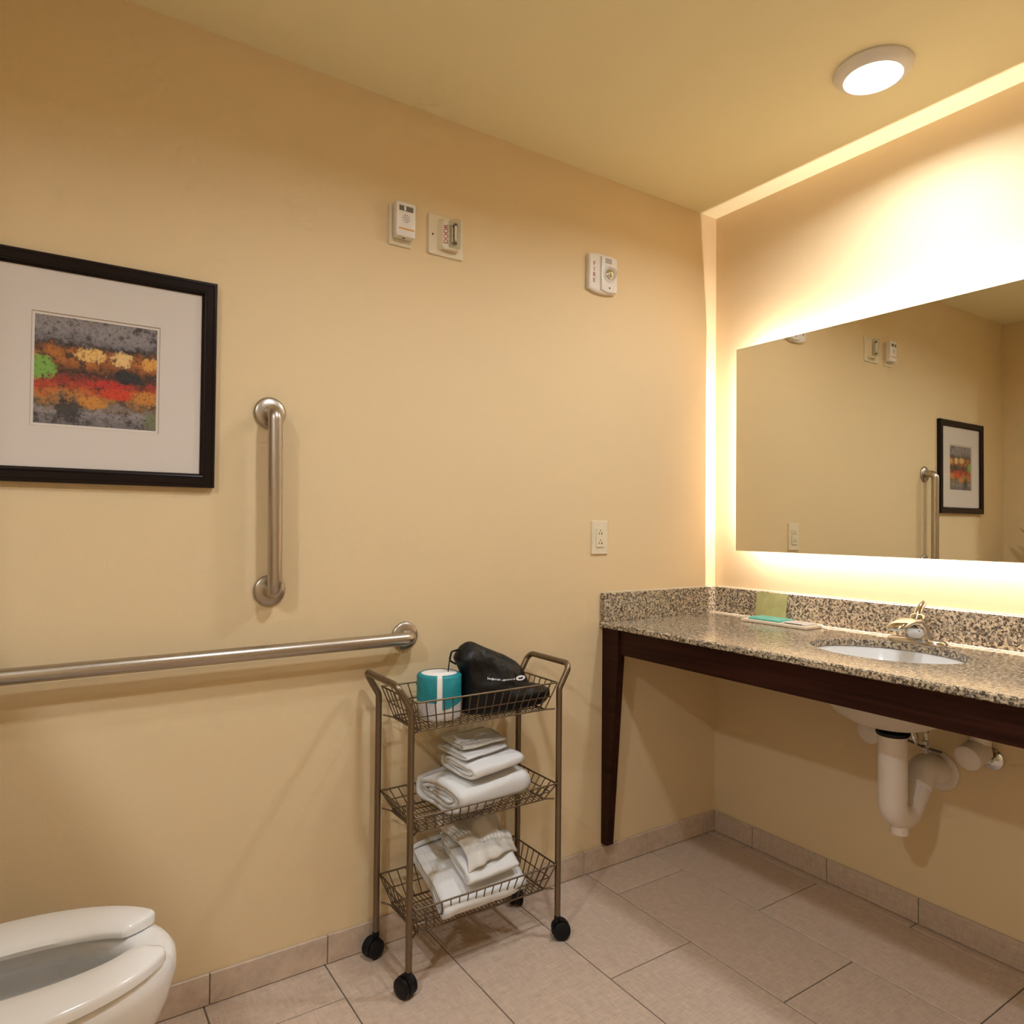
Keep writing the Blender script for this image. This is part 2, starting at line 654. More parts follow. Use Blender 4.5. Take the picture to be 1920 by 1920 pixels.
slab = MB().box(-WT, XR + WT, YS - WT, WT, -0.08, -0.0025).build('floor', 'grout')
struct(slab)
struct(MB().box(-WT, XR + WT, YS - WT, WT, H, H + 0.1).build('ceiling', 'ceiling'))
struct(MB().box(-WT, 0, YC - WT, WT, -0.08, H).build('wall_left', 'wall'))
struct(MB().box(0, XR + WT, 0, WT, -0.08, H).build('wall_back', 'wall'))
struct(MB().box(0, XS, YC - WT, YC, -0.08, H).build('wall_front', 'wall'))
struct(MB().box(XS - WT, XS, YS, YC - WT, -0.08, H).build('wall_recess_side', 'surround'))
struct(MB().box(XS - WT, XR + WT, YS - WT, YS, -0.08, H).build('wall_recess_end', 'surround'))
struct(MB().box(XR, XR + WT, YS, 0, -0.08, H).build('wall_right', 'wall'))
struct(MB().box(XS, 1.70, YC - WT, YC, 0.0005, 1.56).build('wall_shadow_partition', 'wall'))   # unseen half-height wall, added to cast the shadow edge beside the toilet

# floor tiles, 12 x 24 in running bond
TL, TW, G = 0.617, 0.307, 0.0032


def tile_mesh(lx, ly, h, name, m, b=0.0016):
    mb = MB()
    x0, x1, y0, y1 = -lx / 2, lx / 2, -ly / 2, ly / 2
    lo = [(x0, y0, -h), (x1, y0, -h), (x1, y1, -h), (x0, y1, -h)]
    mi = [(x0, y0, -b), (x1, y0, -b), (x1, y1, -b), (x0, y1, -b)]
    tp = [(x0 + b, y0 + b, 0), (x1 - b, y0 + b, 0), (x1 - b, y1 - b, 0), (x0 + b, y1 - b, 0)]
    mb.loft([[Vector(p) for p in q] for q in (lo, mi, tp)])
    me = bpy.data.meshes.new(name)
    me.from_pydata(mb.v, [], mb.f)
    me.materials.append(M[m])
    return me


cache = {}


def put_tile(x0, x1, y0, y1):
    lx, ly = x1 - x0 - G, y1 - y0 - G
    if lx < 0.01 or ly < 0.01:
        return
    k = (round(lx, 4), round(ly, 4))
    if k not in cache:
        cache[k] = tile_mesh(lx, ly, 0.006, 'tile', 'tile')
    o = bpy.data.objects.new('tile', cache[k])
    o.location = ((x0 + x1) / 2, (y0 + y1) / 2, 0)
    o.parent = slab
    C.objects.link(o)


edges_y = [0.0] + [-0.043 - TW * k for k in range(14)]
for k in range(len(edges_y) - 1):
    y1, y0 = edges_y[k], edges_y[k + 1]
    first = (0.163 if k % 2 == 0 else 0.472)
    xs = [first + TL * i for i in range(-1, 6)]
    for i in range(len(xs) - 1):
        xa, xb = max(xs[i], 0.0), min(xs[i + 1], XR)
        ya, yb = max(y0, YS), y1
        if xb <= xa:
            continue
        if y0 < YC < y1:
            if xa >= XS:
                put_tile(xa, xb, ya, yb)
            else:
                put_tile(xa, min(xb, XS), YC, yb)
                if xb > XS:
                    put_tile(XS, xb, ya, yb)
        elif y1 <= YC:
            if xb > XS:
                put_tile(max(xa, XS), xb, ya, yb)
        else:
            put_tile(xa, xb, ya, yb)

# tile skirting, each piece its own tile on a thin mortar strip
BH, BT = 0.078, 0.0095


def skirting(name, axis, a0, a1, joints, fixed, sgn):
    """axis 'y': runs along the left wall at x = fixed; axis 'x': along a wall at y = fixed. sgn: into the room."""
    mb = MB()
    lo, hi = min(fixed, fixed + sgn * 0.004), max(fixed, fixed + sgn * 0.004)
    if axis == 'y':
        mb.box(lo, hi, a0, a1, 0, BH - 0.003)
    else:
        mb.box(a0, a1, lo, hi, 0, BH - 0.003)
    root = struct(mb.build(name, 'bgrout'))
    cuts = [a0] + sorted(j for j in joints if a0 < j < a1) + [a1]
    for i in range(len(cuts) - 1):
        p, q = cuts[i] + 0.0012, cuts[i + 1] - 0.0012
        lo, hi = min(fixed + sgn * 0.0005, fixed + sgn * BT), max(fixed + sgn * 0.0005, fixed + sgn * BT)
        t = MB()
        if axis == 'y':
            cen = ((lo + hi) / 2, (p + q) / 2, BH / 2)
            t.box(lo, hi, p, q, 0.0015, BH, 0.0016, 1)
        else:
            cen = ((p + q) / 2, (lo + hi) / 2, BH / 2)
            t.box(p, q, lo, hi, 0.0015, BH, 0.0016, 1)
        root['_o'] = cen
        o = t.build('base_tile', 'btile', root)
        o.location = cen
    root['_o'] = (0, 0, 0)
    return root


skirting('baseboard_left', 'y', YC + BT, 0.0, [-0.072 - 0.3 * k for k in range(10)], 0.0, 1)
skirting('baseboard_back', 'x', BT, XR - BT, [0.187 + 0.3 * k for k in range(9)], 0.0, -1)
skirting('baseboard_front', 'x', BT, 1.70, [0.2 + 0.3 * k for k in range(9)], YC, 1)
skirting('baseboard_right', 'y', YS, -BT, [-0.2 - 0.3 * k for k in range(14)], XR, -1)


# ------------------------------------------------------------------ ceiling lamps
def area_light(name, power, color, loc, zdir, xdir, sx, sy, parent, shape='RECTANGLE', spread=180.0):
    ld = bpy.data.lights.new(name, 'AREA')
    ld.shape = shape
    ld.size, ld.size_y = sx, sy
    ld.energy = power
    ld.color = color
    ld.spread = R(spread)
    ob = bpy.data.objects.new(name, ld)
    C.objects.link(ob)
    z = -Vector(zdir).normalized()
    x = Vector(xdir).normalized()
    y = z.cross(x)
    m4 = Matrix(((x.x, y.x, z.x, loc[0]), (x.y, y.y, z.y, loc[1]), (x.z, y.z, z.z, loc[2]), (0, 0, 0, 1)))
    ob.parent = parent
    ob.matrix_local = Matrix.Translation(-Vector(parent['_o'])) @ m4
    return ob


def ceiling_lamp(x, y, label, gain=1.0):
    t = thing('ceiling_light', label, 'ceiling light', (x, y, H), 'round ceiling lights')
    m4 = T((x, y, H), (PI, 0, 0))
    MB().lathe([(0.097, 0.0), (0.0990, 0.003), (0.0980, 0.007), (0.091, 0.016), (0.081, 0.023), (0.0735, 0.0255), (0.0710, 0.023)], m4, 48).build('trim', 'trim', t, 50)
    MB().lathe([(0.0708, 0.0225), (0.0700, 0.0255), (0.052, 0.0285), (0.004, 0.0302)], m4, 32).build('lens', 'lamp', t, 60)
    area_light('lamp_light', DISC_POWER * gain, DISC_COLOR, (x, y, H - 0.0315), (0, 0, -1), (1, 0, 0), 0.136, 0.136, t, 'DISK', DISC_SPREAD)
    return t


ceiling_lamp(0.862, -0.392, 'round white flush ceiling light glowing above the vanity and mirror', 0.70)
ceiling_lamp(1.15, -1.48, 'round flush ceiling light out of view over the middle of the floor', 0.82)
ceiling_lamp(1.60, -3.16, 'round flush ceiling light out of view above the shower', 1.7)

# ------------------------------------------------------------------ backlit mirror
MX0, MX1, MZ0, MZ1, MY = 0.140, 1.54, 1.110, 1.875, -0.050
mt = thing('wall_mirror', 'wide frameless mirror with a glowing edge of light above the granite counter', 'mirror', ((MX0 + MX1) / 2, 0, MZ0))
MB().box(MX0, MX1, MY, MY + 0.005, MZ0, MZ1, 0.0008, 1).build('glass', 'mirror', mt)
IN = 0.045
TT = 0.001
MB().box(MX0 + IN + 0.004, MX1 - IN - 0.004, MY + 0.0051, -0.0005, MZ0 + IN + 0.004, MZ1 - IN - 0.004).build('back_box', 'alu', mt)
LY0, LY1 = MY + 0.0080, MY + 0.0092
segs = 6
for x0, x1, z0, z1, ax in ((MX0 + IN, MX1 - IN, MZ1 - IN - TT, MZ1 - IN, 'x'), (MX0 + IN, MX1 - IN, MZ0 + IN, MZ0 + IN + TT, 'x'),
                           (MX0 + IN, MX0 + IN + TT, MZ0 + IN, MZ1 - IN, 'z'), (MX1 - IN - TT, MX1 - IN, MZ0 + IN, MZ1 - IN, 'z')):
    tb = MB()
    for k in range(segs):
        a, b = k / segs, (k + 1) / segs
        if ax == 'x':
            tb.box(x0 + (x1 - x0) * a, x0 + (x1 - x0) * b, LY0, LY1, z0, z1)
        else:
            tb.box(x0, x1, LY0, LY1, z0 + (z1 - z0) * a, z0 + (z1 - z0) * b)
    tb.build('light_tape', 'led', mt)
for px, pz, d, L in (((MX0 + MX1) / 2, MZ1 - IN + 0.0005, (0, 0, 1), MX1 - MX0 - 2 * IN), ((MX0 + MX1) / 2, MZ0 + IN - 0.0005, (0, 0, -1), MX1 - MX0 - 2 * IN),
                    (MX0 + IN - 0.0005, (MZ0 + MZ1) / 2, (-1, 0, 0), MZ1 - MZ0 - 2 * IN), (MX1 - IN + 0.0005, (MZ0 + MZ1) / 2, (1, 0, 0), MZ1 - MZ0 - 2 * IN)):
    area_light('tape_light', LED_POWER * L, LED_COLOR, (px, (LY0 + LY1) / 2, pz), d, (0, 1, 0), LY1 - LY0, L, mt)

# ------------------------------------------------------------------ vanity: granite top, wooden frame, basin, tap
CT, CB, CF, CX1 = 0.863, 0.843, -0.605, 1.68
SX, SY, SA, SB = 0.842, -0.290, 0.207, 0.165      # basin opening
ct = thing('countertop', 'speckled beige granite vanity top with backsplash and oval basin cut-out', 'countertop', (CX1 / 2, CF / 2, CB))


def slab_with_hole(mb):
    n = 64
    hole = [(SX + SA * math.cos(2 * PI * k / n), SY + SB * math.sin(2 * PI * k / n)) for k in range(n)]
    bx0, bx1, by0, by1 = 0.0006, CX1, CF, -0.0006
    out = []
    for hx, hy in hole:
        dx, dy = hx - SX, hy - SY
        t = min(((bx1 - SX) / dx) if dx > 1e-9 else 1e9, ((bx0 - SX) / dx) if dx < -1e-9 else 1e9,
                ((by1 - SY) / dy) if dy > 1e-9 else 1e9, ((by0 - SY) / dy) if dy < -1e-9 else 1e9)
        out.append([SX + dx * t, SY + dy * t])
    for cx, cy in ((bx0, by0), (bx1, by0), (bx1, by1), (bx0, by1)):
        j = min(range(n), key=lambda i: (out[i][0] - cx) ** 2 + (out[i][1] - cy) ** 2)
        out[j] = [cx, cy]
    e = 0.004
    ins = [[min(max(x, bx0), bx1), max(y, by0 + e) if y < by0 + e else y] for x, y in out]
    rings = [[Vector((x, y, CB)) for x, y in hole], [Vector((x, y, CB)) for x, y in ins], [Vector((x, y, CB + e * 0.8)) for x, y in out],
             [Vector((x, y, CT - e)) for x, y in out], [Vector((x, y, CT)) for x, y in ins], [Vector((x, y, CT)) for x, y in hole]]
    mb.loft(rings, cap=False, wrap=True)


mb = MB()
slab_with_hole(mb)
mb.build('slab', 'granite', ct, 30)
MB().box(0.0006, CX1, -0.0205, -0.0006, CT, 0.963, 0.0012, 1).build('backsplash', 'granite', ct)
MB().box(0.0006, 0.0205, CF + 0.004, -0.0210, CT, 0.963, 0.0012, 1).build('side_splash', 'granite', ct)
MB().tube([(0.022, -0.0235, CT + 0.0008), (CX1, -0.0235, CT + 0.0008)], 0.0028, 6).build('caulk_line', 'caulk', ct)
MB().tube([(0.006, CF + 0.01, 0.9645), (0.006, -0.02, 0.9645)], 0.0022, 6).build('caulk_line', 'caulk', ct)
MB().tube([(0.02, -0.005, 0.9645), (CX1, -0.005, 0.9645)], 0.0022, 6).build('caulk_line', 'caulk', ct)

vf = thing('vanity_frame', 'dark brown wooden apron and tapered leg carrying the granite vanity top', 'vanity frame', (CX1 / 2, -0.58, 0.08))
MB().box(0.012, CX1 - 0.02, -0.582, -0.560, 0.757, CB - 0.0006, 0.0015, 1).build('apron', 'wood', vf)


def tapered_leg(xw, s):
    mb = MB()
    prof = [(0.0, CB - 0.0006), (0.082, CB - 0.0006), (0.082, 0.757), (0.030, 0.088), (0.0, 0.088)]
    pts = [Vector((xw + s * a, -0.590, z)) for a, z in prof]
    mb.prism(pts, (0, 0.030, 0))
    ob = mb.build('leg', 'wood', vf)
    sc = MB()
    sc.tube([(xw + s * 0.006, -0.578, 0.089), (xw + s * 0.006, -0.578, 0.0785)], 0.0035, 8)
    sc.tube([(xw + s * 0.022, -0.578, 0.089), (xw + s * 0.022, -0.578, 0.082)], 0.0035, 8)
    sc.build('fixing_screw', 'chrome', ob)


tapered_leg(0.0006, 1)
tapered_leg(CX1 - 0.02, -1)

# basin
sk = thing('basin', 'white oval undermount basin set in the granite top', 'sink', (SX, SY, 0.655))


def oval(z, fx, n=64):
    return [Vector((SX + SA * fx * math.cos(2 * PI * k / n), SY + SB * fx * math.sin(2 * PI * k / n), z)) for k in range(n)]


prof_in = [(1.045, CB - 0.0008), (1.01, CB - 0.002), (0.98, CB - 0.02), (0.90, 0.775), (0.77, 0.728), (0.60, 0.695), (0.40, 0.678), (0.16, 0.671)]
prof_out = [(0.17, 0.655), (0.45, 0.661), (0.66, 0.681), (0.82, 0.716), (0.955, 0.770), (1.045, CB - 0.02), (1.10, CB - 0.015), (1.10, CB - 0.0008)]
MB().loft([oval(z, f) for f, z in prof_in], cap=False).build('bowl', 'basin', sk, 60)
MB().loft([oval(z, f) for f, z in prof_out], cap=False).build('outer_shell', 'basinout', sk, 60)
MB().lathe([(0.004, 0.0), (0.030, 0.0), (0.034, 0.003), (0.033, 0.0055), (0.022, 0.004), (0.004, 0.0035)], T((SX, SY, 0.669)), 28).build('drain_ring', 'chrome', sk, 40)

# tap
FX, FY = SX - 0.012, -0.100
fa = thing('faucet', 'chrome single-lever faucet behind the oval basin', 'faucet', (FX, FY, CT))
mb = MB()
n = 40
rings = []
for z, f in ((CT + 0.0004, 1.0), (CT + 0.008, 1.0), (CT + 0.014, 0.93), (CT + 0.0165, 0.75)):
    ring = []
    for k in range(n):
        a = 2 * PI * k / n
        cx, cy = math.cos(a), math.sin(a)
        ring.append(Vector((FX + 0.084 * f * math.copysign(abs(cx) ** 0.75, cx), FY + (0.030 * f) * math.copysign(abs(cy) ** 0.8, cy), z)))
    rings.append(ring)
mb.loft(rings)
mb.build('base_plate', 'chrome', fa, 50)
mb = MB()
# body that flows forward into a flat wedge spout
path = [(0.004, 0.012, 0.040, 0.024), (0.004, 0.026, 0.035, 0.023), (-0.004, 0.050, 0.031, 0.021), (-0.028, 0.066, 0.029, 0.014), (-0.060, 0.068, 0.027, 0.010),
        (-0.095, 0.062, 0.025, 0.009), (-0.122, 0.054, 0.022, 0.008), (-0.129, 0.051, 0.012, 0.004)]
dirs = [(0, 0, 1), (0, 0, 1), (0, -0.35, 0.93), (0, -0.85, 0.5), (0, -1, 0), (0, -0.96, -0.28), (0, -0.96, -0.28), (0, -0.96, -0.28)]
rings = []
for (dy, dz, hw, hh), d in zip(path, dirs):
    d = Vector(d).normalized()
    nrm = Vector((1, 0, 0)).cross(d).normalized()
    cen = Vector((FX, FY + dy, CT + dz))
    rings.append([cen + Vector((1, 0, 0)) * (hw * math.copysign(abs(math.cos(2 * PI * k / 24)) ** 0.75, math.cos(2 * PI * k / 24)))
                  + nrm * (hh * math.copysign(abs(math.sin(2 * PI * k / 24)) ** 0.75, math.sin(2 * PI * k / 24))) for k in range(24)])
mb.loft(rings)
mb.build('spout', 'chrome', fa, 60)
mb = MB()
mb.lathe([(0.0215, 0), (0.0225, 0.004), (0.0205, 0.016), (0.012, 0.022), (0.003, 0.0235)], T((FX, FY + 0.004, CT + 0.066), (R(-6), 0, 0)), 24)
lev = [(FX, FY + 0.004, CT + 0.078), (FX, FY + 0.010, CT + 0.094), (FX + 0.002, FY + 0.020, CT + 0.108), (FX + 0.004, FY + 0.032, CT + 0.118)]
mb.tube(lev, 0.010, 12, rfun=lambda t: 0.0125 - 0.004 * t)
mb.build('lever', 'chrome', fa, 60)
MB().tube([(FX, FY + 0.03, CT + 0.012), (FX, FY + 0.03, CT + 0.05)], 0.0024, 8).build('lift_rod', 'chrome', fa, 60)

# amenity packet lying on the counter and a card leaning against the backsplash
am = thing('amenity_tray', 'flat white tray with a teal packet lying on the granite counter', 'tray', (0.375, -0.095, CT))
MB().box(0.245, 0.505, -0.152, -0.052, CT + 0.0006, CT + 0.011, 0.002, 1).build('tray', mat('tray_paper', (0.80, 0.69, 0.55), 0.5), am)
MB().box(0.268, 0.395, -0.142, -0.062, CT + 0.0112, CT + 0.019, 0.003, 2).build('teal_packet', 'tealcard', am)
MB().box(0.405, 0.492, -0.138, -0.066, CT + 0.0112, CT + 0.016, 0.002, 2).build('white_packet', 'plastic', am)
MB().box(0.415, 0.480, -0.1395, -0.1382, CT + 0.0125, CT + 0.0145).build('dark_line', 'dark', am)
pts = [Vector((0.216, -0.036, CT + 0.0006)), Vector((0.345, -0.036, CT + 0.0006)), Vector((0.345, -0.0225, 0.960)), Vector((0.216, -0.0225, 0.960))]
tag(MB().prism(pts, (0, 0.0012, 0)).build('leaning_card', 'greencard', None, origin=(0.28, -0.03, CT)),
    'plain green card leaning against the granite backsplash behind the tray', 'card')

# ------------------------------------------------------------------ plumbing under the basin
PX, PY = 0.846, -0.264
tr = thing('drain_trap', 'white padded drain pipe and trap hanging under the basin', 'drain pipe', (PX, PY, 0.37))
bend = fillet([(PX, PY, 0.655), (PX, PY, 0.40), (PX + 0.002, PY + 0.105, 0.40), (PX + 0.002, PY + 0.105, 0.495), (PX, -0.012, 0.495)], 0.050, 10)
path = fillet([(PX, PY, 0.626), (PX, PY, 0.415), (PX, PY + 0.066, 0.388), (PX, PY + 0.136, 0.466)], 0.042, 10)
MB().tube(path, 0.037, 24, rfun=lambda t: 0.0375).build('trap_cover', 'pvc', tr, 50)
path2 = fillet([(PX, PY + 0.134, 0.464), (PX, PY + 0.165, 0.506), (PX, -0.062, 0.500), (PX, -0.012, 0.482)], 0.030, 8)
MB().tube([(PX, PY + 0.130, 0.4595), (PX, PY + 0.1345, 0.4645)], 0.0395, 24).build('joint_ring', 'pvc', tr, 50)
MB().tube(path2, 0.040, 24).build('wall_bend_cover', 'pvc', tr, 50)
MB().lathe([(0.004, 0), (0.056, 0), (0.056, 0.006), (0.050, 0.013), (0.004, 0.013)], Matrix.Translation((PX, -0.0006, 0.480)) @ YMINUS, 32).build('wall_flange', 'pvc', tr, 40)
MB().tube([(PX, PY + 0.036, 0.376), (PX, PY + 0.036, 0.348)], 0.024, 18).build('cleanout_cap', 'pvc', tr, 40)
MB().lathe([(0.004, 0), (0.040, 0), (0.043, 0.004), (0.043, 0.010), (0.036, 0.014), (0.004, 0.014)], T((PX, PY, 0.6265)), 28).build('collar', 'black', tr, 40)
MB().lathe([(0.004, 0), (0.024, 0), (0.024, 0.012), (0.004, 0.012)], T((PX, PY, 0.6408)), 24).build('tailpiece', 'chrome', tr, 40)
rod = MB()
rod.box(PX + 0.066, PX + 0.078, PY + 0.030, PY + 0.032, 0.590, 0.700)
rod.build('lift_strap', 'chrome', tr)
for z in (0.672, 0.652, 0.618, 0.600):
    MB().box(PX + 0.063, PX + 0.081, PY + 0.027, PY + 0.035, z - 0.007, z + 0.007, 0.002, 1).build('strap_clip', 'chrome', tr)
MB().tube([(PX + 0.020, PY + 0.010, 0.622), (PX + 0.072, PY + 0.031, 0.605), (PX + 0.105, PY + 0.050, 0.598)], 0.003, 8).build('pivot_rod', 'dark', tr, 60)
MB().lathe([(0.022, 0), (0.030, 0.003), (0.030, 0.008), (0.022, 0.011)], T((PX + 0.046, PY + 0.012, 0.640), (0, R(75), R(20))), 24).build('hose_ring', 'chrome', tr, 50)


def valve(x, z, label, ln=0.085):
    v = thing('supply_valve', label, 'pipe valve', (x, 0, z), 'padded water supply valves')
    MB().lathe([(0.004, 0), (0.031, 0), (0.030, 0.004), (0.018, 0.010), (0.004, 0.010)], Matrix.Translation((x, -0.0006, z)) @ YMINUS, 28).build('wall_ring', 'chrome', v, 40)
    MB().tube([(x, -0.0110, z), (x, -0.03, z)], 0.010, 14).build('stub', 'chrome', v, 60)
    a, b = Vector((x - 0.016, -0.112, z + 0.016)), Vector((x - 0.010, -0.042, z + 0.034))
    ax = (b - a).normalized()
    q = ax.to_track_quat('Z', 'Y').to_matrix().to_4x4()
    ln = (b - a).length
    MB().lathe([(0.004, -0.003), (0.030, -0.003), (0.0345, 0.0), (0.0345, ln - 0.008), (0.028, ln), (0.004, ln + 0.001)], Matrix.Translation(a) @ q, 30).build('valve_cover', 'pvc', v, 40)
    MB().tube(fillet([b + Vector((0, -0.012, 0.0)), b + Vector((0.004, -0.006, 0.09)), (x + (SX - x) * 0.4, -0.085, 0.83)], 0.04, 6), 0.028, 16).build('riser_cover', 'pvc', v, 50)
    return v


valve(0.985, 0.553, 'white padded supply valve to the right of the drain pipe')
valve(0.705, 0.553, 'white padded supply valve half hidden behind the drain pipe')

# ------------------------------------------------------------------ framed print
PY0, PY1, PZ0, PZ1 = -2.387, -1.883, 1.285, 1.797
fp = thing('framed_picture', 'black framed abstract print in orange, red and grey with a wide white mat', 'picture', (0, (PY0 + PY1) / 2, PZ0))
FWD = 0.034


def rail(a, b, inw):
    """Mitred moulding from a to b (y, z), inw points to the picture's middle."""
    mb = MB()
    a, b, inw = Vector((0, *a)), Vector((0, *b)), Vector((0, *inw))
    d = (b - a).normalized()
    prof = [(0.0, 0.002), (0.0, 0.018), (0.003, 0.0215), (0.007, 0.0215), (0.009, 0.0195), (0.024, 0.0185), (0.026, 0.0205), (0.029, 0.0195), (FWD, 0.0125), (FWD, 0.002)]
    r1 = [a + inw * o + d * o + Vector((x, 0, 0)) for o, x in prof]
    r2 = [b + inw * o - d * o + Vector((x, 0, 0)) for o, x in prof]
    mb.loft([r1, r2])
    mb.build('frame_rail', 'blackframe', fp)


rail((PY0, PZ0), (PY1, PZ0), (0, 1))
rail((PY0, PZ1), (PY1, PZ1), (0, -1))
rail((PY0, PZ0), (PY0, PZ1), (1, 0))
rail((PY1, PZ0), (PY1, PZ1), (-1, 0))
IY0, IY1, IZ0, IZ1 = -2.260, -2.0155, 1.4175, 1.661
mb = MB()


def ring_rect(y0, y1, z0, z1, x):
    return [Vector((x, y0, z0)), Vector((x, y1, z0)), Vector((x, y1, z1)), Vector((x, y0, z1))]


mb.loft([ring_rect(PY0 + 0.03, PY1 - 0.03, PZ0 + 0.03, PZ1 - 0.03, 0.0065), ring_rect(PY0 + 0.03, PY1 - 0.03, PZ0 + 0.03, PZ1 - 0.03, 0.0090),
         ring_rect(IY0 - 0.0065, IY1 + 0.0065, IZ0 - 0.0065, IZ1 + 0.0065, 0.0090), ring_rect(IY0 - 0.0065, IY1 + 0.0065, IZ0 - 0.0065, IZ1 + 0.0065, 0.0065)], cap=False)
mb.build('mat_board', 'matboard', fp)
mb = MB()
mb.loft([ring_rect(IY0 - 0.0066, IY1 + 0.0066, IZ0 - 0.0066, IZ1 + 0.0066, 0.0088), ring_rect(IY0 - 0.0050, IY1 + 0.0050, IZ0 - 0.0050, IZ1 + 0.0050, 0.0066)], cap=False)
mb.build('mat_bevel', 'bevel', fp)
mb = MB()
mb.loft([ring_rect(IY0 - 0.0052, IY1 + 0.0052, IZ0 - 0.0052, IZ1 + 0.0052, 0.0066), ring_rect(IY0, IY1, IZ0, IZ1, 0.0062)], cap=False)
mb.build('inner_mat', 'matboard', fp)
MB().box(0.004, 0.0060, IY0 - 0.004, IY1 + 0.004, IZ0 - 0.004, IZ1 + 0.004).build('print', 'print', fp)
MB().box(0.0105, 0.0115, PY0 + 0.031, PY1 - 0.031, PZ0 + 0.031, PZ1 - 0.031).build('glass_pane', 'pane', fp)


# ------------------------------------------------------------------ grab bars
def grab_bar(p0, p1, label):
    """p0, p1: (y, z) of the two flanges on the left wall."""
    a, b = Vector((0, *p0)), Vector((0, *p1))
    g = thing('grab_bar', label, 'grab bar', ((a + b) / 2)[:])
    out = Vector((0.057, 0, 0))
    pts = fillet([a + Vector((0.006, 0, 0)), a + out, b + out, b + Vector((0.006, 0, 0))], 0.040, 10)
    MB().tube(pts, 0.0180, 24).build('tube', 'steel', g, 60)
    for q in (a, b):
        MB().lathe([(0.004, 0.0006), (0.0400, 0.0006), (0.0412, 0.003), (0.0405, 0.006), (0.036, 0.0095), (0.024, 0.0115), (0.0183, 0.012), (0.004, 0.012)],
                   Matrix.Translation(q) @ XPLUS, 40).build('flange', 'steel', g, 40)
    return g


grab_bar((-1.7465, 1.488), (-1.741, 1.022), 'brushed steel grab bar fixed upright on the wall beside the picture')
grab_bar((-1.352, 0.873), (-2.43, 0.868), 'long horizontal brushed steel grab bar on the wall above the toilet')

# ------------------------------------------------------------------ things on the left wall
# plug-in sounder on an outlet plate
pl = thing('outlet_plate', 'ivory wall outlet plate half hidden behind the white plug-in alarm', 'outlet', (0, -1.383, 2.070))
wall_plate(MB(), -1.418, -1.347, 2.012, 2.130, 0.0004, 0.006, 0.003).build('plate', 'ivory', pl, 40)
MB().box(0.006, 0.0075, -1.397, -1.369, 2.022, 2.120, 0.0006, 1).build('socket_face', 'ivory', pl)
al = thing('plug_in_alarm', 'white plug-in alarm with a dark window and an orange strip, on the wall', 'alarm', (0.0076, -1.379, 2.033))
body = MB()
body.box(0.0078, 0.036, -1.4085, -1.3475, 2.030, 2.131, 0.004, 2)
body.build('body', 'plastic', al, 40)
MB().box(0.0358, 0.0368, -1.400, -1.356, 2.104, 2.119, 0.0004, 1).build('window', 'greywin', al)
MB().box(0.0366, 0.0373, -1.385, -1.379, 2.105, 2.118).build('window_bar', 'plastic', al)
for ring, cnt in ((0.0045, 5), (0.0100, 10)):
    for k in range(cnt):
        a = 2 * PI * k / cnt
        MB().tube([(0.0357, -1.378 + ring * math.cos(a), 2.083 + ring * math.sin(a)), (0.0364, -1.378 + ring * math.cos(a), 2.083 + ring * math.sin(a))], 0.0016, 8).build('speaker_hole', 'greywin', al)
MB().box(0.0358, 0.0366, -1.401, -1.353, 2.050, 2.0545).build('orange_strip', 'orange', al)
MB().tube([(0.024, -1.380, 2.0302), (0.024, -1.380, 2.0285)], 0.003, 10).build('socket_hole', 'dark', al)

# square strobe plate with red upright lettering
st = thing('strobe_plate', 'square ivory wall plate with a clear strobe lens and red lettering DOOR', 'strobe', (0, -1.231, 2.074))
wall_plate(MB(), -1.291, -1.171, 2.013, 2.135, 0.0004, 0.0065, 0.004).build('plate', 'ivory', st, 40)
MB().lathe([(0.0005, 0), (0.0030, 0), (0.0028, 0.0012), (0.0005, 0.0014)], Matrix.Translation((0.0066, -1.277, 2.073)) @ XPLUS, 12).build('screw', 'dark', st, 40)
hs = MB()
sec = [(-1.262, 0.0066), (-1.250, 0.020), (-1.232, 0.026), (-1.196, 0.026), (-1.188, 0.0066)]


def sec_ring(z, f):
    cy = -1.225
    return [Vector((x, cy + (y - cy) * f, z)) for y, x in sec]


hs.loft([sec_ring(2.030, 0.80), sec_ring(2.038, 1.0), sec_ring(2.112, 1.0), sec_ring(2.122, 0.86)])
hs.build('housing', 'ivory', st)
d = Vector((0.0, 0.018, 0.006)).normalized()
slope = math.atan2(0.026 - 0.020, 0.018)
m4 = Matrix.Translation((0.0236, -1.2405, 2.075)) @ Matrix.Rotation(-slope, 4, 'Z') @ on_left_wall(0, 0, 0, R(90))
text_mesh('DOOR', 0.0195, m4, 'red_lettering', 'red', st)
ln = MB()
arc = [(-1.234 + 0.040 * k / 8, 0.0262 + 0.024 * math.sin(PI * k / 8) ** 0.7) for k in range(9)]
ln.loft([[Vector((x, y, z)) for y, x in arc] for z in (2.036, 2.118)], closed=True)
ln.build('clear_lens', 'lens', st, 40)
rf = MB()
rf.box(0.0263, 0.032, -1.226, -1.206, 2.050, 2.106, 0.002, 1)
rf.build('reflector', 'reflector', st)
fl = MB()
fl.tube([(0.037, -1.216, 2.056), (0.037, -1.216, 2.100)], 0.0035, 12)
fb = fl.build('flash_tube', 'plastic', st, 60)
for z in (2.048, 2.104):
    MB().box(0.033, 0.041, -1.2205, -1.2115, z - 0.004, z + 0.004, 0.001, 1).build('tube_clip', 'greywin', st)

# fire strobe with bowed edges
fs = thing('fire_strobe', 'white fire alarm strobe with round lens and red letters FIRE, near the corner', 'strobe', (0, -0.611, 2.084))


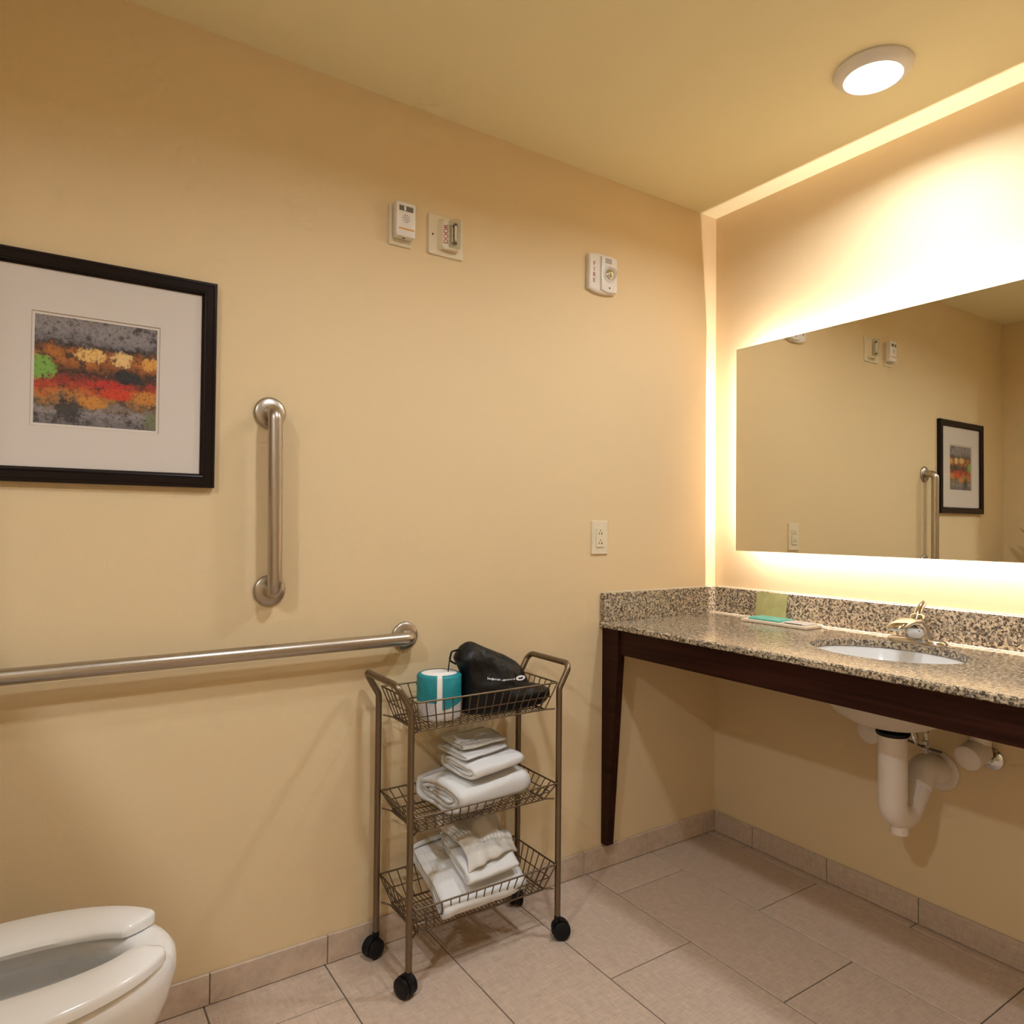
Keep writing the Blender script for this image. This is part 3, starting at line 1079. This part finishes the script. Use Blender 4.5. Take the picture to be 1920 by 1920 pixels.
def bowed(y0, y1, z0, z1, bow, x, ins=0.0, n=8):
    y0, y1, z0, z1 = y0 + ins, y1 - ins, z0 + ins, z1 - ins
    pts = []
    for k in range(n + 1):
        t = k / n
        pts.append(Vector((x, y0 + (y1 - y0) * t, z0 - bow * 4 * t * (1 - t))))
    for k in range(n + 1):
        t = k / n
        pts.append(Vector((x, y1 + (y0 - y1) * t, z1 + bow * 4 * t * (1 - t))))
    return pts


FA = (-0.676, -0.547, 2.026, 2.146, 0.010)
MB().loft([bowed(*FA, 0.0004), bowed(*FA, 0.014), bowed(*FA, 0.018, 0.004), bowed(*FA, 0.0185, 0.010)]).build('body', 'plastic', fs, 40)
mb = MB()
ys = [-0.628 - 0.006 + 0.002 * math.cos(2 * PI * k / 12) for k in range(13)]
FB = (-0.627, -0.553, 2.026, 2.146, 0.006)
mb.loft([bowed(*FB, 0.0184), bowed(*FB, 0.025, 0.002), bowed(*FB, 0.0268, 0.006)])
mb.build('raised_panel', 'plastic', fs, 40)
for i, ch in enumerate('FIRE'):
    text_mesh(ch, 0.020, on_left_wall(0.0188, -0.654, 2.114 - i * 0.0195), 'red_letter', 'red', fs)
m4 = Matrix.Translation((0.0268, -0.590, 2.086)) @ XPLUS
MB().lathe([(0.0295, -0.0002), (0.0295, 0.002), (0.026, 0.003), (0.024, 0.001), (0.004, 0.0008)], m4, 32).build('lens_ring', 'plastic', fs, 40)
MB().lathe([(0.021, 0.001), (0.021, 0.012), (0.016, 0.021), (0.006, 0.025), (0.001, 0.0255)], m4, 28).build('round_lens', 'lens', fs, 50)
MB().lathe([(0.004, 0.0012), (0.018, 0.0012), (0.014, 0.008), (0.006, 0.014), (0.001, 0.015)], m4, 20).build('reflector', 'reflector', fs, 40)
for k in range(3):
    MB().box(0.0266, 0.0274, -0.611, -0.580, 2.124 + 0.006 * k, 2.1265 + 0.006 * k).build('sounder_slot', 'greywin', fs)
MB().tube([(0.0266, -0.590, 2.037), (0.0274, -0.590, 2.037)], 0.0032, 12).build('screw', 'dark', fs)

# duplex outlet above the counter
ou = thing('duplex_outlet', 'ivory duplex outlet on the wall above the granite side splash', 'outlet', (0, -0.609, 1.158))
wall_plate(MB(), -0.6455, -0.5725, 1.099, 1.217, 0.0004, 0.0060, 0.003).build('plate', 'ivory', ou, 40)
wall_plate(MB(), -0.6265, -0.5915, 1.124, 1.192, 0.0060, 0.0095, 0.002, 0.001).build('receptacle', 'ivory', ou, 40)
for zc in (1.175, 1.141):
    for yy, w in ((-0.616, 0.0012), (-0.6035, 0.0016)):
        MB().box(0.0094, 0.0100, yy - w, yy + w, zc - 0.0065, zc + 0.0015).build('slot', 'dark', ou)
    MB().tube([(0.0094, -0.6095, zc + 0.008), (0.0100, -0.6095, zc + 0.008)], 0.0022, 10).build('ground_hole', 'dark', ou)

# ------------------------------------------------------------------ toilet
TX = 0.412
SZ = 0.436                      # top of the seat
to = thing('toilet', 'white toilet with an open-front seat by the left edge', 'toilet', (TX, -2.35, 0))


def egg(y_tip, y_back, hw, z, n=56, pw=0.90, blunt=0.56):
    """Elongated outline, tip toward +y. blunt: where the widest point lies from tip to back."""
    pts = []
    yw = y_tip + (y_back - y_tip) * blunt
    for k in range(n):
        a = 2 * PI * k / n
        c, s_ = math.cos(a), math.sin(a)
        y = yw + ((y_tip - yw) * c if c > 0 else (yw - y_back) * c)
        wv = hw * math.copysign(abs(s_) ** pw, s_)
        pts.append(Vector((TX + wv, y, z)))
    return pts


bowl = [egg(-2.16, -2.58, 0.105, 0.0), egg(-2.155, -2.58, 0.108, 0.05), egg(-2.14, -2.57, 0.100, 0.13), egg(-2.10, -2.56, 0.112, 0.20), egg(-2.048, -2.56, 0.145, 0.27),
        egg(-2.022, -2.56, 0.168, 0.33), egg(-2.012, -2.56, 0.180, 0.375), egg(-2.014, -2.56, 0.184, 0.398), egg(-2.024, -2.555, 0.178, 0.4100), egg(-2.040, -2.54, 0.160, 0.4125)]
inner = [egg(-2.078, -2.50, 0.120, 0.4115), egg(-2.092, -2.49, 0.108, 0.402), egg(-2.098, -2.485, 0.106, 0.375), egg(-2.088, -2.49, 0.116, 0.362), egg(-2.11, -2.48, 0.105, 0.31), egg(-2.17, -2.46, 0.085, 0.25), egg(-2.24, -2.42, 0.06, 0.215)]
MB().loft(bowl + inner).build('bowl', 'ceramic', to, 60)
wt = MB()
wt.add([(TX + 0.08 * math.cos(2 * PI * k / 24), -2.33 + 0.10 * math.sin(2 * PI * k / 24), 0.232) for k in range(24)], [tuple(range(24))])
wt.build('water', clear_mat('bowl_water', (0.9, 0.95, 0.95), 0.0), to)
# open-front seat: a U swept from one front tip round the back to the other
seat = MB()
gap = R(19)
rings = []
e_out = egg(-2.017, -2.50, 0.184, SZ, 1440, 0.92)
e_in = egg(-2.085, -2.42, 0.072, SZ, 1440, 0.80)
tips = [(0.0, 0.06), (0.3, 0.42), (1.0, 0.66), (2.2, 0.84), (4.0, 0.95), (6.5, 1.0)]
stations = [(gap + R(a), f) for a, f in tips]
stations += [(gap + R(6.5) + (2 * PI - 2 * gap - R(13)) * k / 60, 1.0) for k in range(1, 60)]
stations += [(2 * PI - gap - R(a), f) for a, f in tips[::-1]]
for a, shr in stations:
    j = int(round(a / (2 * PI) * 1440)) % 1440
    po, pi_ = e_out[j], e_in[j]
    mid = po.lerp(pi_, 0.45)
    po, pi_ = mid + (po - mid) * shr, mid + (pi_ - mid) * shr
    dz = -0.006 * (1 - shr)
    zt, zb = dz, -0.0205
    prof = [(0.0, zb), (0.0, zt - 0.008), (0.03, zt - 0.003), (0.10, zt), (0.55, zt + 0.001), (0.85, zt - 0.002), (0.96, zt - 0.007), (1.0, zt - 0.012), (0.985, zb), (0.5, zb)]
    rings.append([po.lerp(pi_, f) + Vector((0, 0, z)) for f, z in prof])
seat.loft(rings)
seat.build('seat', 'seat', to, 50)
for s in (-1, 1):
    MB().box(TX + s * 0.075 - 0.022, TX + s * 0.075 + 0.022, -2.535, -2.495, 0.4128, 0.452, 0.006, 2).build('hinge', 'seat', to, 40)
tk = MB()
tk.box(TX - 0.21, TX + 0.21, -2.683, -2.500 - 0.03, 0.40, 0.755, 0.02, 3)
tk.build('tank', 'ceramic', to, 40)
MB().box(TX - 0.22, TX + 0.22, -2.687, -2.520, 0.7555, 0.79, 0.008, 3).build('tank_lid', 'ceramic', to, 40)
lv = MB()
lv.tube([(TX - 0.15, -2.529, 0.70), (TX - 0.15, -2.512, 0.70), (TX - 0.09, -2.508, 0.695)], 0.006, 10)
lv.build('flush_lever', 'chrome', to, 60)
MB().lathe([(0.118, 0), (0.118, 0.004), (0.113, 0.006)], T((TX, -2.37, 0.0006)) @ Matrix.Diagonal((0.93, 1.86, 1, 1)), 40).build('floor_caulk', 'ceramic', to, 40)

# ------------------------------------------------------------------ rolling cart
CX0, CX1_, CY0, CY1 = 0.040, 0.250, -1.446, -0.972
ca = thing('rolling_cart', 'bronze three-tier wire cart on black casters standing against the wall', 'cart', ((CX0 + CX1_) / 2, (CY0 + CY1) / 2, 0))
TR = 0.0088
for y, s in ((CY0, -1), (CY1, 1)):
    pts = fillet([(CX1_, y, 0.062), (CX1_, y, 0.722), (CX1_, y + s * 0.040, 0.790), (CX0, y + s * 0.040, 0.790), (CX0, y, 0.722), (CX0, y, 0.062)], 0.024, 8)
    MB().tube(pts, TR, 14).build('side_frame', 'bronze', ca, 60)


def caster(x, y, yaw):
    root = MB()
    root.lathe([(0.010, 0.048), (0.0095, 0.066), (0.006, 0.068)], T((x, y, 0)), 14)
    hood = []
    m4 = Matrix.Translation((x, y, 0)) @ Matrix.Rotation(yaw, 4, 'Z')
    cyl = m4 @ Matrix.Translation((0.010, 0, 0.026)) @ Matrix.Rotation(PI / 2, 4, 'X')
    arc = [(0.0275 * math.cos(a), 0.0275 * math.sin(a)) for a in [R(-20 + 220 * k / 12) for k in range(13)]]
    for w in (-0.0085, 0.0085):
        hood.append([m4 @ Vector((0.010 + p, w, 0.026 + q)) for p, q in arc])
    root.loft(hood)
    c = root.build('caster', 'black', ca, 40)
    for sgn in (-1, 1):
        wm = cyl @ Matrix.Translation((0, 0, sgn * 0.0145))
        MB().lathe([(0.004, -0.0055), (0.023, -0.0055), (0.0257, -0.003), (0.0257, 0.003), (0.023, 0.0055), (0.010, 0.0062), (0.004, 0.0062)] if sgn > 0 else
                   [(0.004, -0.0062), (0.010, -0.0062), (0.023, -0.0055), (0.0257, -0.003), (0.0257, 0.003), (0.023, 0.0055), (0.004, 0.0055)], wm, 28).build('wheel', 'black', c, 40)


caster(CX0, CY0, R(-70))
caster(CX1_, CY0, R(200))
caster(CX1_, CY1, R(65))
caster(CX0, CY1, R(150))

WR = 0.0017


def basket(z_top, z_bot, ins):
    y0, y1 = CY0 + TR + 0.0022, CY1 - TR - 0.0022
    x0, x1 = CX0 - 0.006, CX1_ + 0.006
    topr = [Vector((x0, y0, z_top)), Vector((x1, y0, z_top)), Vector((x1, y1, z_top)), Vector((x0, y1, z_top))]
    botr = [Vector((x0 + ins, y0 + ins, z_bot)), Vector((x1 - ins, y0 + ins, z_bot)), Vector((x1 - ins, y1 - ins, z_bot)), Vector((x0 + ins, y1 - ins, z_bot))]
    rim = MB()
    for ring, r in ((topr, 0.0026), (botr, 0.0026)):
        for k in range(4):
            rim.tube([ring[k], ring[(k + 1) % 4]], r, 8)
    # rails that hang the tray between the posts
    for yy in (y0 + 0.001, y1 - 0.001):
        s = 1 if yy < -1.2 else -1
        rim.tube(fillet([(CX0 + 0.004, yy, z_bot + 0.002), (CX0 + ins, yy + s * (ins - 0.006), z_bot - 0.002), (CX1_ - ins, yy + s * (ins - 0.006), z_bot - 0.002), (CX1_ - 0.004, yy, z_bot + 0.002)], 0.01, 4), 0.0024, 8)
    b = rim.build('wire_basket', 'bronze', ca, 60)
    sides = MB()
    for k in range(4):
        a, c_, a2, c2 = topr[k], topr[(k + 1) % 4], botr[k], botr[(k + 1) % 4]
        L = (c_ - a).length
        m = max(3, int(L / 0.0265))
        for i in range(1, m):
            t = i / m
            sides.tube([a.lerp(c_, t), a2.lerp(c2, t)], WR, 6)
        sides.tube([a.lerp(a2, 0.52), c_.lerp(c2, 0.52)], WR, 6)
        sides.tube([a, a2], WR, 6)
    sides.build('side_wires', 'wire', b, 60)['kind'] = 'stuff'
    tray = MB()
    m = 34
    for i in range(1, m):
        t = i / m
        tray.tube([botr[0].lerp(botr[3], t), botr[1].lerp(botr[2], t)], 0.0012, 5)
    m = 5
    for i in range(1, m):
        t = i / m
        tray.tube([botr[0].lerp(botr[1], t), botr[3].lerp(botr[2], t)], 0.0016, 5)
    tray.build('tray_wires', 'wire', b, 60)['kind'] = 'stuff'


basket(0.742, 0.662, 0.026)
basket(0.450, 0.402, 0.026)
basket(0.217, 0.142, 0.026)


# ------------------------------------------------------------------ towels and other contents
def ease(x):
    return max(-1.0, min(1.0, x))


def folded_towel(name, label, m, cen, rot, half_w, half_h, length, turns, pitch, seed, group, amp=0.0055, e=0.68):
    """Cloth wound in a flat spiral: round fold at the front, layered edges at both ends. Local x: width, y: length, z: height."""
    N = int(44 * turns)
    ML = 14
    off = Vector((seed * 3.1, seed * 1.7, seed * 0.9))
    m4 = T(cen, rot)
    outer, inner = [], []
    for i in range(N + 1):
        th = 2 * PI * turns * i / N + PI * 0.9
        sft = (th - PI * 0.9) / (2 * PI) * pitch
        for lst, ex in ((outer, 0.0), (inner, pitch * 0.80)):
            a = max(half_w - sft - ex, 0.006)
            b = max(half_h - sft - ex, 0.0012)
            c, s_ = math.cos(th), math.sin(th)
            lst.append((a * math.copysign(abs(c) ** e, c), b * math.copysign(abs(s_) ** (e * 0.9), s_)))
    loop = outer + inner[::-1]
    n = len(outer)
    rings = []
    for j in range(ML + 1):
        t = j / ML
        yy = (t - 0.5) * length
        ring = []
        for i, (x, z) in enumerate(loop):
            ii = i if i < n else 2 * n - 1 - i
            wob = noise.noise(Vector((ii * 0.11, seed * 7.0, 0.3 + 9 * (t > 0.5)))) * 0.010
            y = yy + wob * (abs(t - 0.5) * 2) ** 4
            p = Vector((x, y, z))
            q = noise.noise_vector(p * 14 + off) * amp + noise.noise_vector(p * 38 + off) * amp * 0.35
            rnd = 1 - 0.10 * (abs(t - 0.5) * 2) ** 6
            p = Vector((x * (1 - 0.03 * (abs(t - 0.5) * 2) ** 6), y, z * rnd)) + q
            ring.append(m4 @ p)
        rings.append(ring)
    mb = MB()
    L = len(loop)
    mb.loft(rings, cap=False)
    for base, flip in ((0, False), (ML * L, True)):
        fs = []
        for i in range(n - 1):
            q = (base + i, base + i + 1, base + 2 * n - 2 - i, base + 2 * n - 1 - i)
            fs.append(q if flip else q[::-1])
        mb.f += fs
    ob = mb.build(name, m, None, 180, origin=(cen[0], cen[1], cen[2] - half_h))
    return tag(ob, label, 'towel', group)


folded_towel('bath_towel', 'large white folded bath towel on the middle tier of the cart', 'towel', (0.139, -1.190, 0.4580), (R(0), R(4), R(10)), 0.101, 0.050, 0.262, 3.2, 0.0155, 1.3, 'white towels on the cart')
folded_towel('hand_towel', 'white folded hand towel resting on the large towel of the middle tier', 'towel', (0.158, -1.172, 0.5275), (R(0), R(6), R(11)), 0.076, 0.0265, 0.190, 2.4, 0.0115, 2.7, 'white towels on the cart', 0.003)
folded_towel('washcloth', 'white washcloth folded flat on the hand towel of the middle tier, lower of two', 'towel', (0.132, -1.192, 0.5605), (R(1), R(5), R(14)), 0.066, 0.0095, 0.162, 1.6, 0.0055, 3.9, 'white washcloths on the cart', 0.0025)
folded_towel('washcloth', 'cream washcloth topmost of the towel pile on the middle tier', 'wash', (0.122, -1.182, 0.5795), (R(1), R(3), R(4)), 0.060, 0.0095, 0.150, 1.6, 0.0055, 5.1, 'white washcloths on the cart', 0.003)
folded_towel('bath_towel', 'large white folded bath towel tilted on the lowest tier of the cart', 'towel', (0.148, -1.212, 0.2240), (R(0), R(29), R(3)), 0.118, 0.036, 0.262, 2.6, 0.0135, 6.4, 'white towels on the cart')
folded_towel('hand_towel', 'white folded hand towel lying on the tilted towel of the lowest tier', 'towel', (0.166, -1.190, 0.2760), (R(0), R(28), R(5)), 0.092, 0.022, 0.168, 2.2, 0.0100, 7.7, 'white towels on the cart', 0.003)


def crumpled(name, label, m, cen, rot, w, l, seed):
    mb = MB()
    nx, ny = 26, 30
    m4 = T(cen, rot)
    vs = []
    for layer in (0, 1):
        for j in range(ny + 1):
            for i in range(nx + 1):
                u, v = i / nx - 0.5, j / ny - 0.5
                x, y = u * w, v * l
                fold = 0.010 * math.sin(9 * u + 5 * v + seed) * (0.4 + abs(v))
                nz = noise.noise(Vector((u * 3.1 + seed, v * 3.7, seed))) * 0.020
                z = 0.016 + fold + nz - 0.10 * max(0, abs(v) - 0.34) - 0.05 * max(0, u - 0.36)
                x += noise.noise(Vector((v * 5, seed, u * 2))) * 0.014
                y += noise.noise(Vector((u * 5, seed + 4, v * 2))) * 0.014
                vs.append(m4 @ Vector((x, y, z - layer * 0.006)))
    fs = []
    K = (nx + 1) * (ny + 1)
    for j in range(ny):
        for i in range(nx):
            a = j * (nx + 1) + i
            q = (a, a + 1, a + nx + 2, a + nx + 1)
            fs.append(q)
            fs.append(tuple(p + K for p in q[::-1]))
    edge = [i for i in range(nx + 1)] + [j * (nx + 1) + nx for j in range(1, ny + 1)] + [ny * (nx + 1) + i for i in range(nx - 1, -1, -1)] + [j * (nx + 1) for j in range(ny - 1, 0, -1)]
    for k in range(len(edge)):
        a, b = edge[k], edge[(k + 1) % len(edge)]
        fs.append((b, a, a + K, b + K))
    mb.add(vs, fs)
    return tag(mb.build(name, m, None, 180, origin=cen), label, 'towel', 'white washcloths on the cart')


crumpled('washcloth', 'crumpled cream washcloth heaped on the towels of the lowest tier', 'wash', (0.138, -1.182, 0.3200), (R(0), R(30), R(10)), 0.200, 0.175, 2.2)

# wrapped toilet roll
RX, RY, RZ = 0.140, -1.3095, 0.6655
ro = thing('toilet_roll', 'toilet paper roll in a teal and white wrapper on the top tier', 'toilet roll', (RX, RY, RZ))
RR, RH = 0.0605, 0.119


def roll_band(z0, z1, r, a0=0, a1=360, n=48, wav=0.0):
    rings = []
    for z in (z0, (z0 + z1) / 2, z1):
        rings.append([Vector((RX + (r + 0.0008 * math.sin(9 * R(a0 + (a1 - a0) * k / n))) * math.cos(R(a0 + (a1 - a0) * k / n)),
                              RY + (r + 0.0008 * math.sin(9 * R(a0 + (a1 - a0) * k / n))) * math.sin(R(a0 + (a1 - a0) * k / n)), z)) for k in range(n + 1)])
    return rings


MB().lathe([(0.018, 0.001), (RR - 0.003, 0.0), (RR, 0.003), (RR, RH - 0.006), (RR - 0.004, RH), (0.030, RH + 0.002), (0.020, RH + 0.004), (0.017, RH - 0.012), (0.004, RH - 0.014)], T((RX, RY, RZ)), 48).build('paper', 'paper', ro, 45)
a_gap = math.degrees(math.atan2(CAM_POS.y - RY, CAM_POS.x - RX)) + 4


def wrap_part(name, m, z0, z1, a0, a1, r=RR + 0.0014, slant=0.0, over=False):
    n = 40
    rings = []
    for f in (0, 0.5, 1):
        ring = []
        for k in range(n + 1):
            t = k / n
            a = R(a0 + (a1 - a0) * t)
            z = z0 + (z1 - z0) * f - slant * (1 - f) * (1 - t)
            rr = r
            ring.append(Vector((RX + rr * math.cos(a), RY + rr * math.sin(a), z)))
        rings.append(ring)
    if over:
        for rr, z in ((r - 0.0025, z1 + 0.004), (r - 0.008, RZ + RH + 0.0016), (r - 0.012 - 0.004 * slant, RZ + RH + 0.0024)):
            rings.append([Vector((RX + rr * math.cos(R(a0 + (a1 - a0) * k / n)), RY + rr * math.sin(R(a0 + (a1 - a0) * k / n)), z)) for k in range(n + 1)])
    MB().loft(rings, cap=False, closed=False).build(name, m, ro, 60)


wrap_part('teal_wrapper', 'teal', RZ + 0.050, RZ + RH - 0.005, a_gap - 265, a_gap - 9, RR + 0.0016, 0.0, True)
wrap_part('teal_wrapper', 'teal', RZ + 0.052, RZ + RH - 0.005, a_gap + 5, a_gap + 95, RR + 0.0016, 0.022, True)
wrap_part('printed_wrapper', 'wrapgrey', RZ + 0.006, RZ + 0.049, a_gap - 85, a_gap - 12, RR + 0.0012)
wrap_part('printed_wrapper', 'wrapgrey', RZ + 0.006, RZ + 0.046, a_gap + 38, a_gap + 100, RR + 0.0012)

# black drawstring pouch
bg = thing('drawstring_pouch', 'black nylon drawstring pouch slumped on the top tier with small white print', 'bag', (0.150, -1.11, 0.6655))
lev = [  # z, y0, y1, x centre, half thickness
    (0.6655, -1.235, -0.990, 0.150, 0.050), (0.672, -1.243, -0.962, 0.152, 0.062), (0.690, -1.250, -0.948, 0.154, 0.068), (0.706, -1.254, -0.950, 0.154, 0.068),
    (0.718, -1.257, -0.975, 0.153, 0.064), (0.732, -1.260, -1.020, 0.151, 0.060), (0.752, -1.264, -1.030, 0.149, 0.057), (0.775, -1.268, -1.043, 0.147, 0.053),
    (0.798, -1.268, -1.066, 0.146, 0.047), (0.820, -1.262, -1.105, 0.145, 0.039), (0.838, -1.252, -1.150, 0.144, 0.030), (0.853, -1.240, -1.185, 0.143, 0.019),
    (0.862, -1.228, -1.200, 0.142, 0.010), (0.865, -1.220, -1.208, 0.142, 0.004)]
rings = []
n = 64
fine = []
for i in range(len(lev) - 1):
    for k in range(3):
        t = k / 3
        fine.append([lev[i][c] + (lev[i + 1][c] - lev[i][c]) * t for c in range(5)])
fine.append(list(lev[-1]))
for z, y0, y1, xc, ht in fine:
    sm = min(1.0, max(0.0, (z - 0.775) / 0.06))
    y0 = max(y0, -1.243 - 0.024 * sm * sm * (3 - 2 * sm))
    ring = []
    for k in range(n):
        a = 2 * PI * k / n
        c, s_ = math.cos(a), math.sin(a)
        y = (y0 + y1) / 2 + (y1 - y0) / 2 * math.copysign(abs(c) ** 0.8, c)
        x = xc + ht * math.copysign(abs(s_) ** 0.85, s_)
        q = Vector((x, y, z))
        up_ = min(1.0, max(0.0, (z - 0.70) / 0.10))
        crease = 0.010 * math.sin(38 * (y + 0.55 * z) + 3 * noise.noise(q * 11)) * up_ * min(1, ht / 0.03)
        x += crease * math.copysign(1, s_) * abs(s_)
        nv = noise.noise_vector(q * 16) * 0.005 + noise.noise_vector(q * 40) * 0.002
        ring.append(Vector((x, y, z + 0.0)) + Vector((nv.x, nv.y * (0.4), nv.z * 0.5 if z > 0.68 else 0)))
    rings.append(ring)
mb = MB()
mb.loft(rings)
pouch = mb.build('pouch', 'nylon', bg, 180)
bvh = BVHTree.FromPolygons(mb.v, mb.f)
loop = fillet([(0.145, -1.246, 0.846), (0.147, -1.275, 0.842), (0.150, -1.283, 0.818), (0.150, -1.262, 0.806)], 0.008, 4)
MB().tube(loop, 0.0028, 8).build('strap_loop', 'nylon', bg, 60)
MB().tube(fillet([(0.150, -1.283, 0.818), (0.152, -1.288, 0.790), (0.150, -1.280, 0.750)], 0.02, 4), 0.0016, 8).build('drawstring', 'black', bg, 60)


def on_pouch(y, z):
    tgt = Vector((0.20, y, z))
    d = (tgt - CAM_POS).normalized()
    h = bvh.ray_cast(CAM_POS, d)
    return h[0], h[1]


def strokes(name, pts_wh):
    mb = MB()
    for y, z, wy, hz in pts_wh:
        vs = []
        for dy, dz in ((-wy, -hz), (wy, -hz), (wy, hz), (-wy, hz)):
            p, nn = on_pouch(y + dy, z + dz)
            if p is None:
                return
            nn = nn if nn.x > 0 else -nn
            vs.append(p + nn * 0.0012)
        mb.add(vs, [(0, 1, 2, 3)])
    if mb.v:
        mb.build(name, 'white', bg, normals=False)


st1, st2 = [], []
rs = random.Random(3)
for k in range(9):
    t = k / 8
    st1.append((-1.187 + 0.040 * t, 0.7665 - 0.0085 * t ** 0.8, 0.0010 + 0.0009 * rs.random(), 0.0034 if k in (0, 3) else 0.0021))
for k in range(8):
    t = k / 7
    st2.append((-1.139 + 0.042 * t, 0.7555 - 0.001 * t, 0.0010 + 0.0012 * rs.random(), 0.0024 if k in (1,) else 0.0016))
strokes('white_print', st1)
strokes('white_print', st2)
em = []
for k in range(14):
    a = 2 * PI * k / 14
    em.append((-1.076 + 0.0125 * math.cos(a), 0.7555 + 0.0056 * math.sin(a), 0.0034, 0.0017))
em.append((-1.078, 0.7580, 0.006, 0.0010))
strokes('white_emblem', em)

# plant on the tank: only the tip of a leaf shows, in the mirror
pt = thing('potted_plant', 'dark green potted plant on the toilet tank, one leaf tip seen in the mirror', 'plant', (0.36, -2.605, 0.7906))
MB().lathe([(0.045, 0.0), (0.050, 0.004), (0.062, 0.10), (0.066, 0.11), (0.060, 0.11), (0.056, 0.095), (0.004, 0.092)], T((0.36, -2.605, 0.7908)), 28).build('pot', 'pot', pt, 40)
rs = random.Random(11)
for k in range(48):
    a = rs.uniform(0, 2 * PI)
    el = rs.uniform(0.15, 1.25)
    L = rs.uniform(0.15, 0.27)
    if k > 44:
        a, el, L = PI, 1.00 + 0.05 * (k - 45), 0.45 - 0.04 * (k - 45)
    base = Vector((0.36 + rs.uniform(-0.02, 0.02), -2.605 + rs.uniform(-0.02, 0.02), 0.89))
    d = Vector((math.cos(a) * math.cos(el), math.sin(a) * math.cos(el) * 0.45, math.sin(el)))
    side = d.cross(Vector((0, 0, 1))).normalized()
    vs, fs = [], []
    for i in range(6):
        t = i / 5
        c = base + d * L * t + Vector((0, 0, -0.06 * t * t))
        c.y = max(c.y, -2.68)
        wv = 0.020 * math.sin(PI * min(1, t * 0.92 + 0.06)) + 0.0008
        vs += [c - side * wv, c + Vector((0, 0, -0.003)), c + side * wv]
    for i in range(5):
        for j in range(2):
            q = i * 3 + j
            fs.append((q, q + 1, q + 4, q + 3))
    mb = MB()
    mb.add(vs, fs)
    mb.build('leaf', 'leaf', pt, 60, normals=False)

# ------------------------------------------------------------------ tidy helper properties
for o in bpy.data.objects:
    if '_o' in o:
        del o['_o']
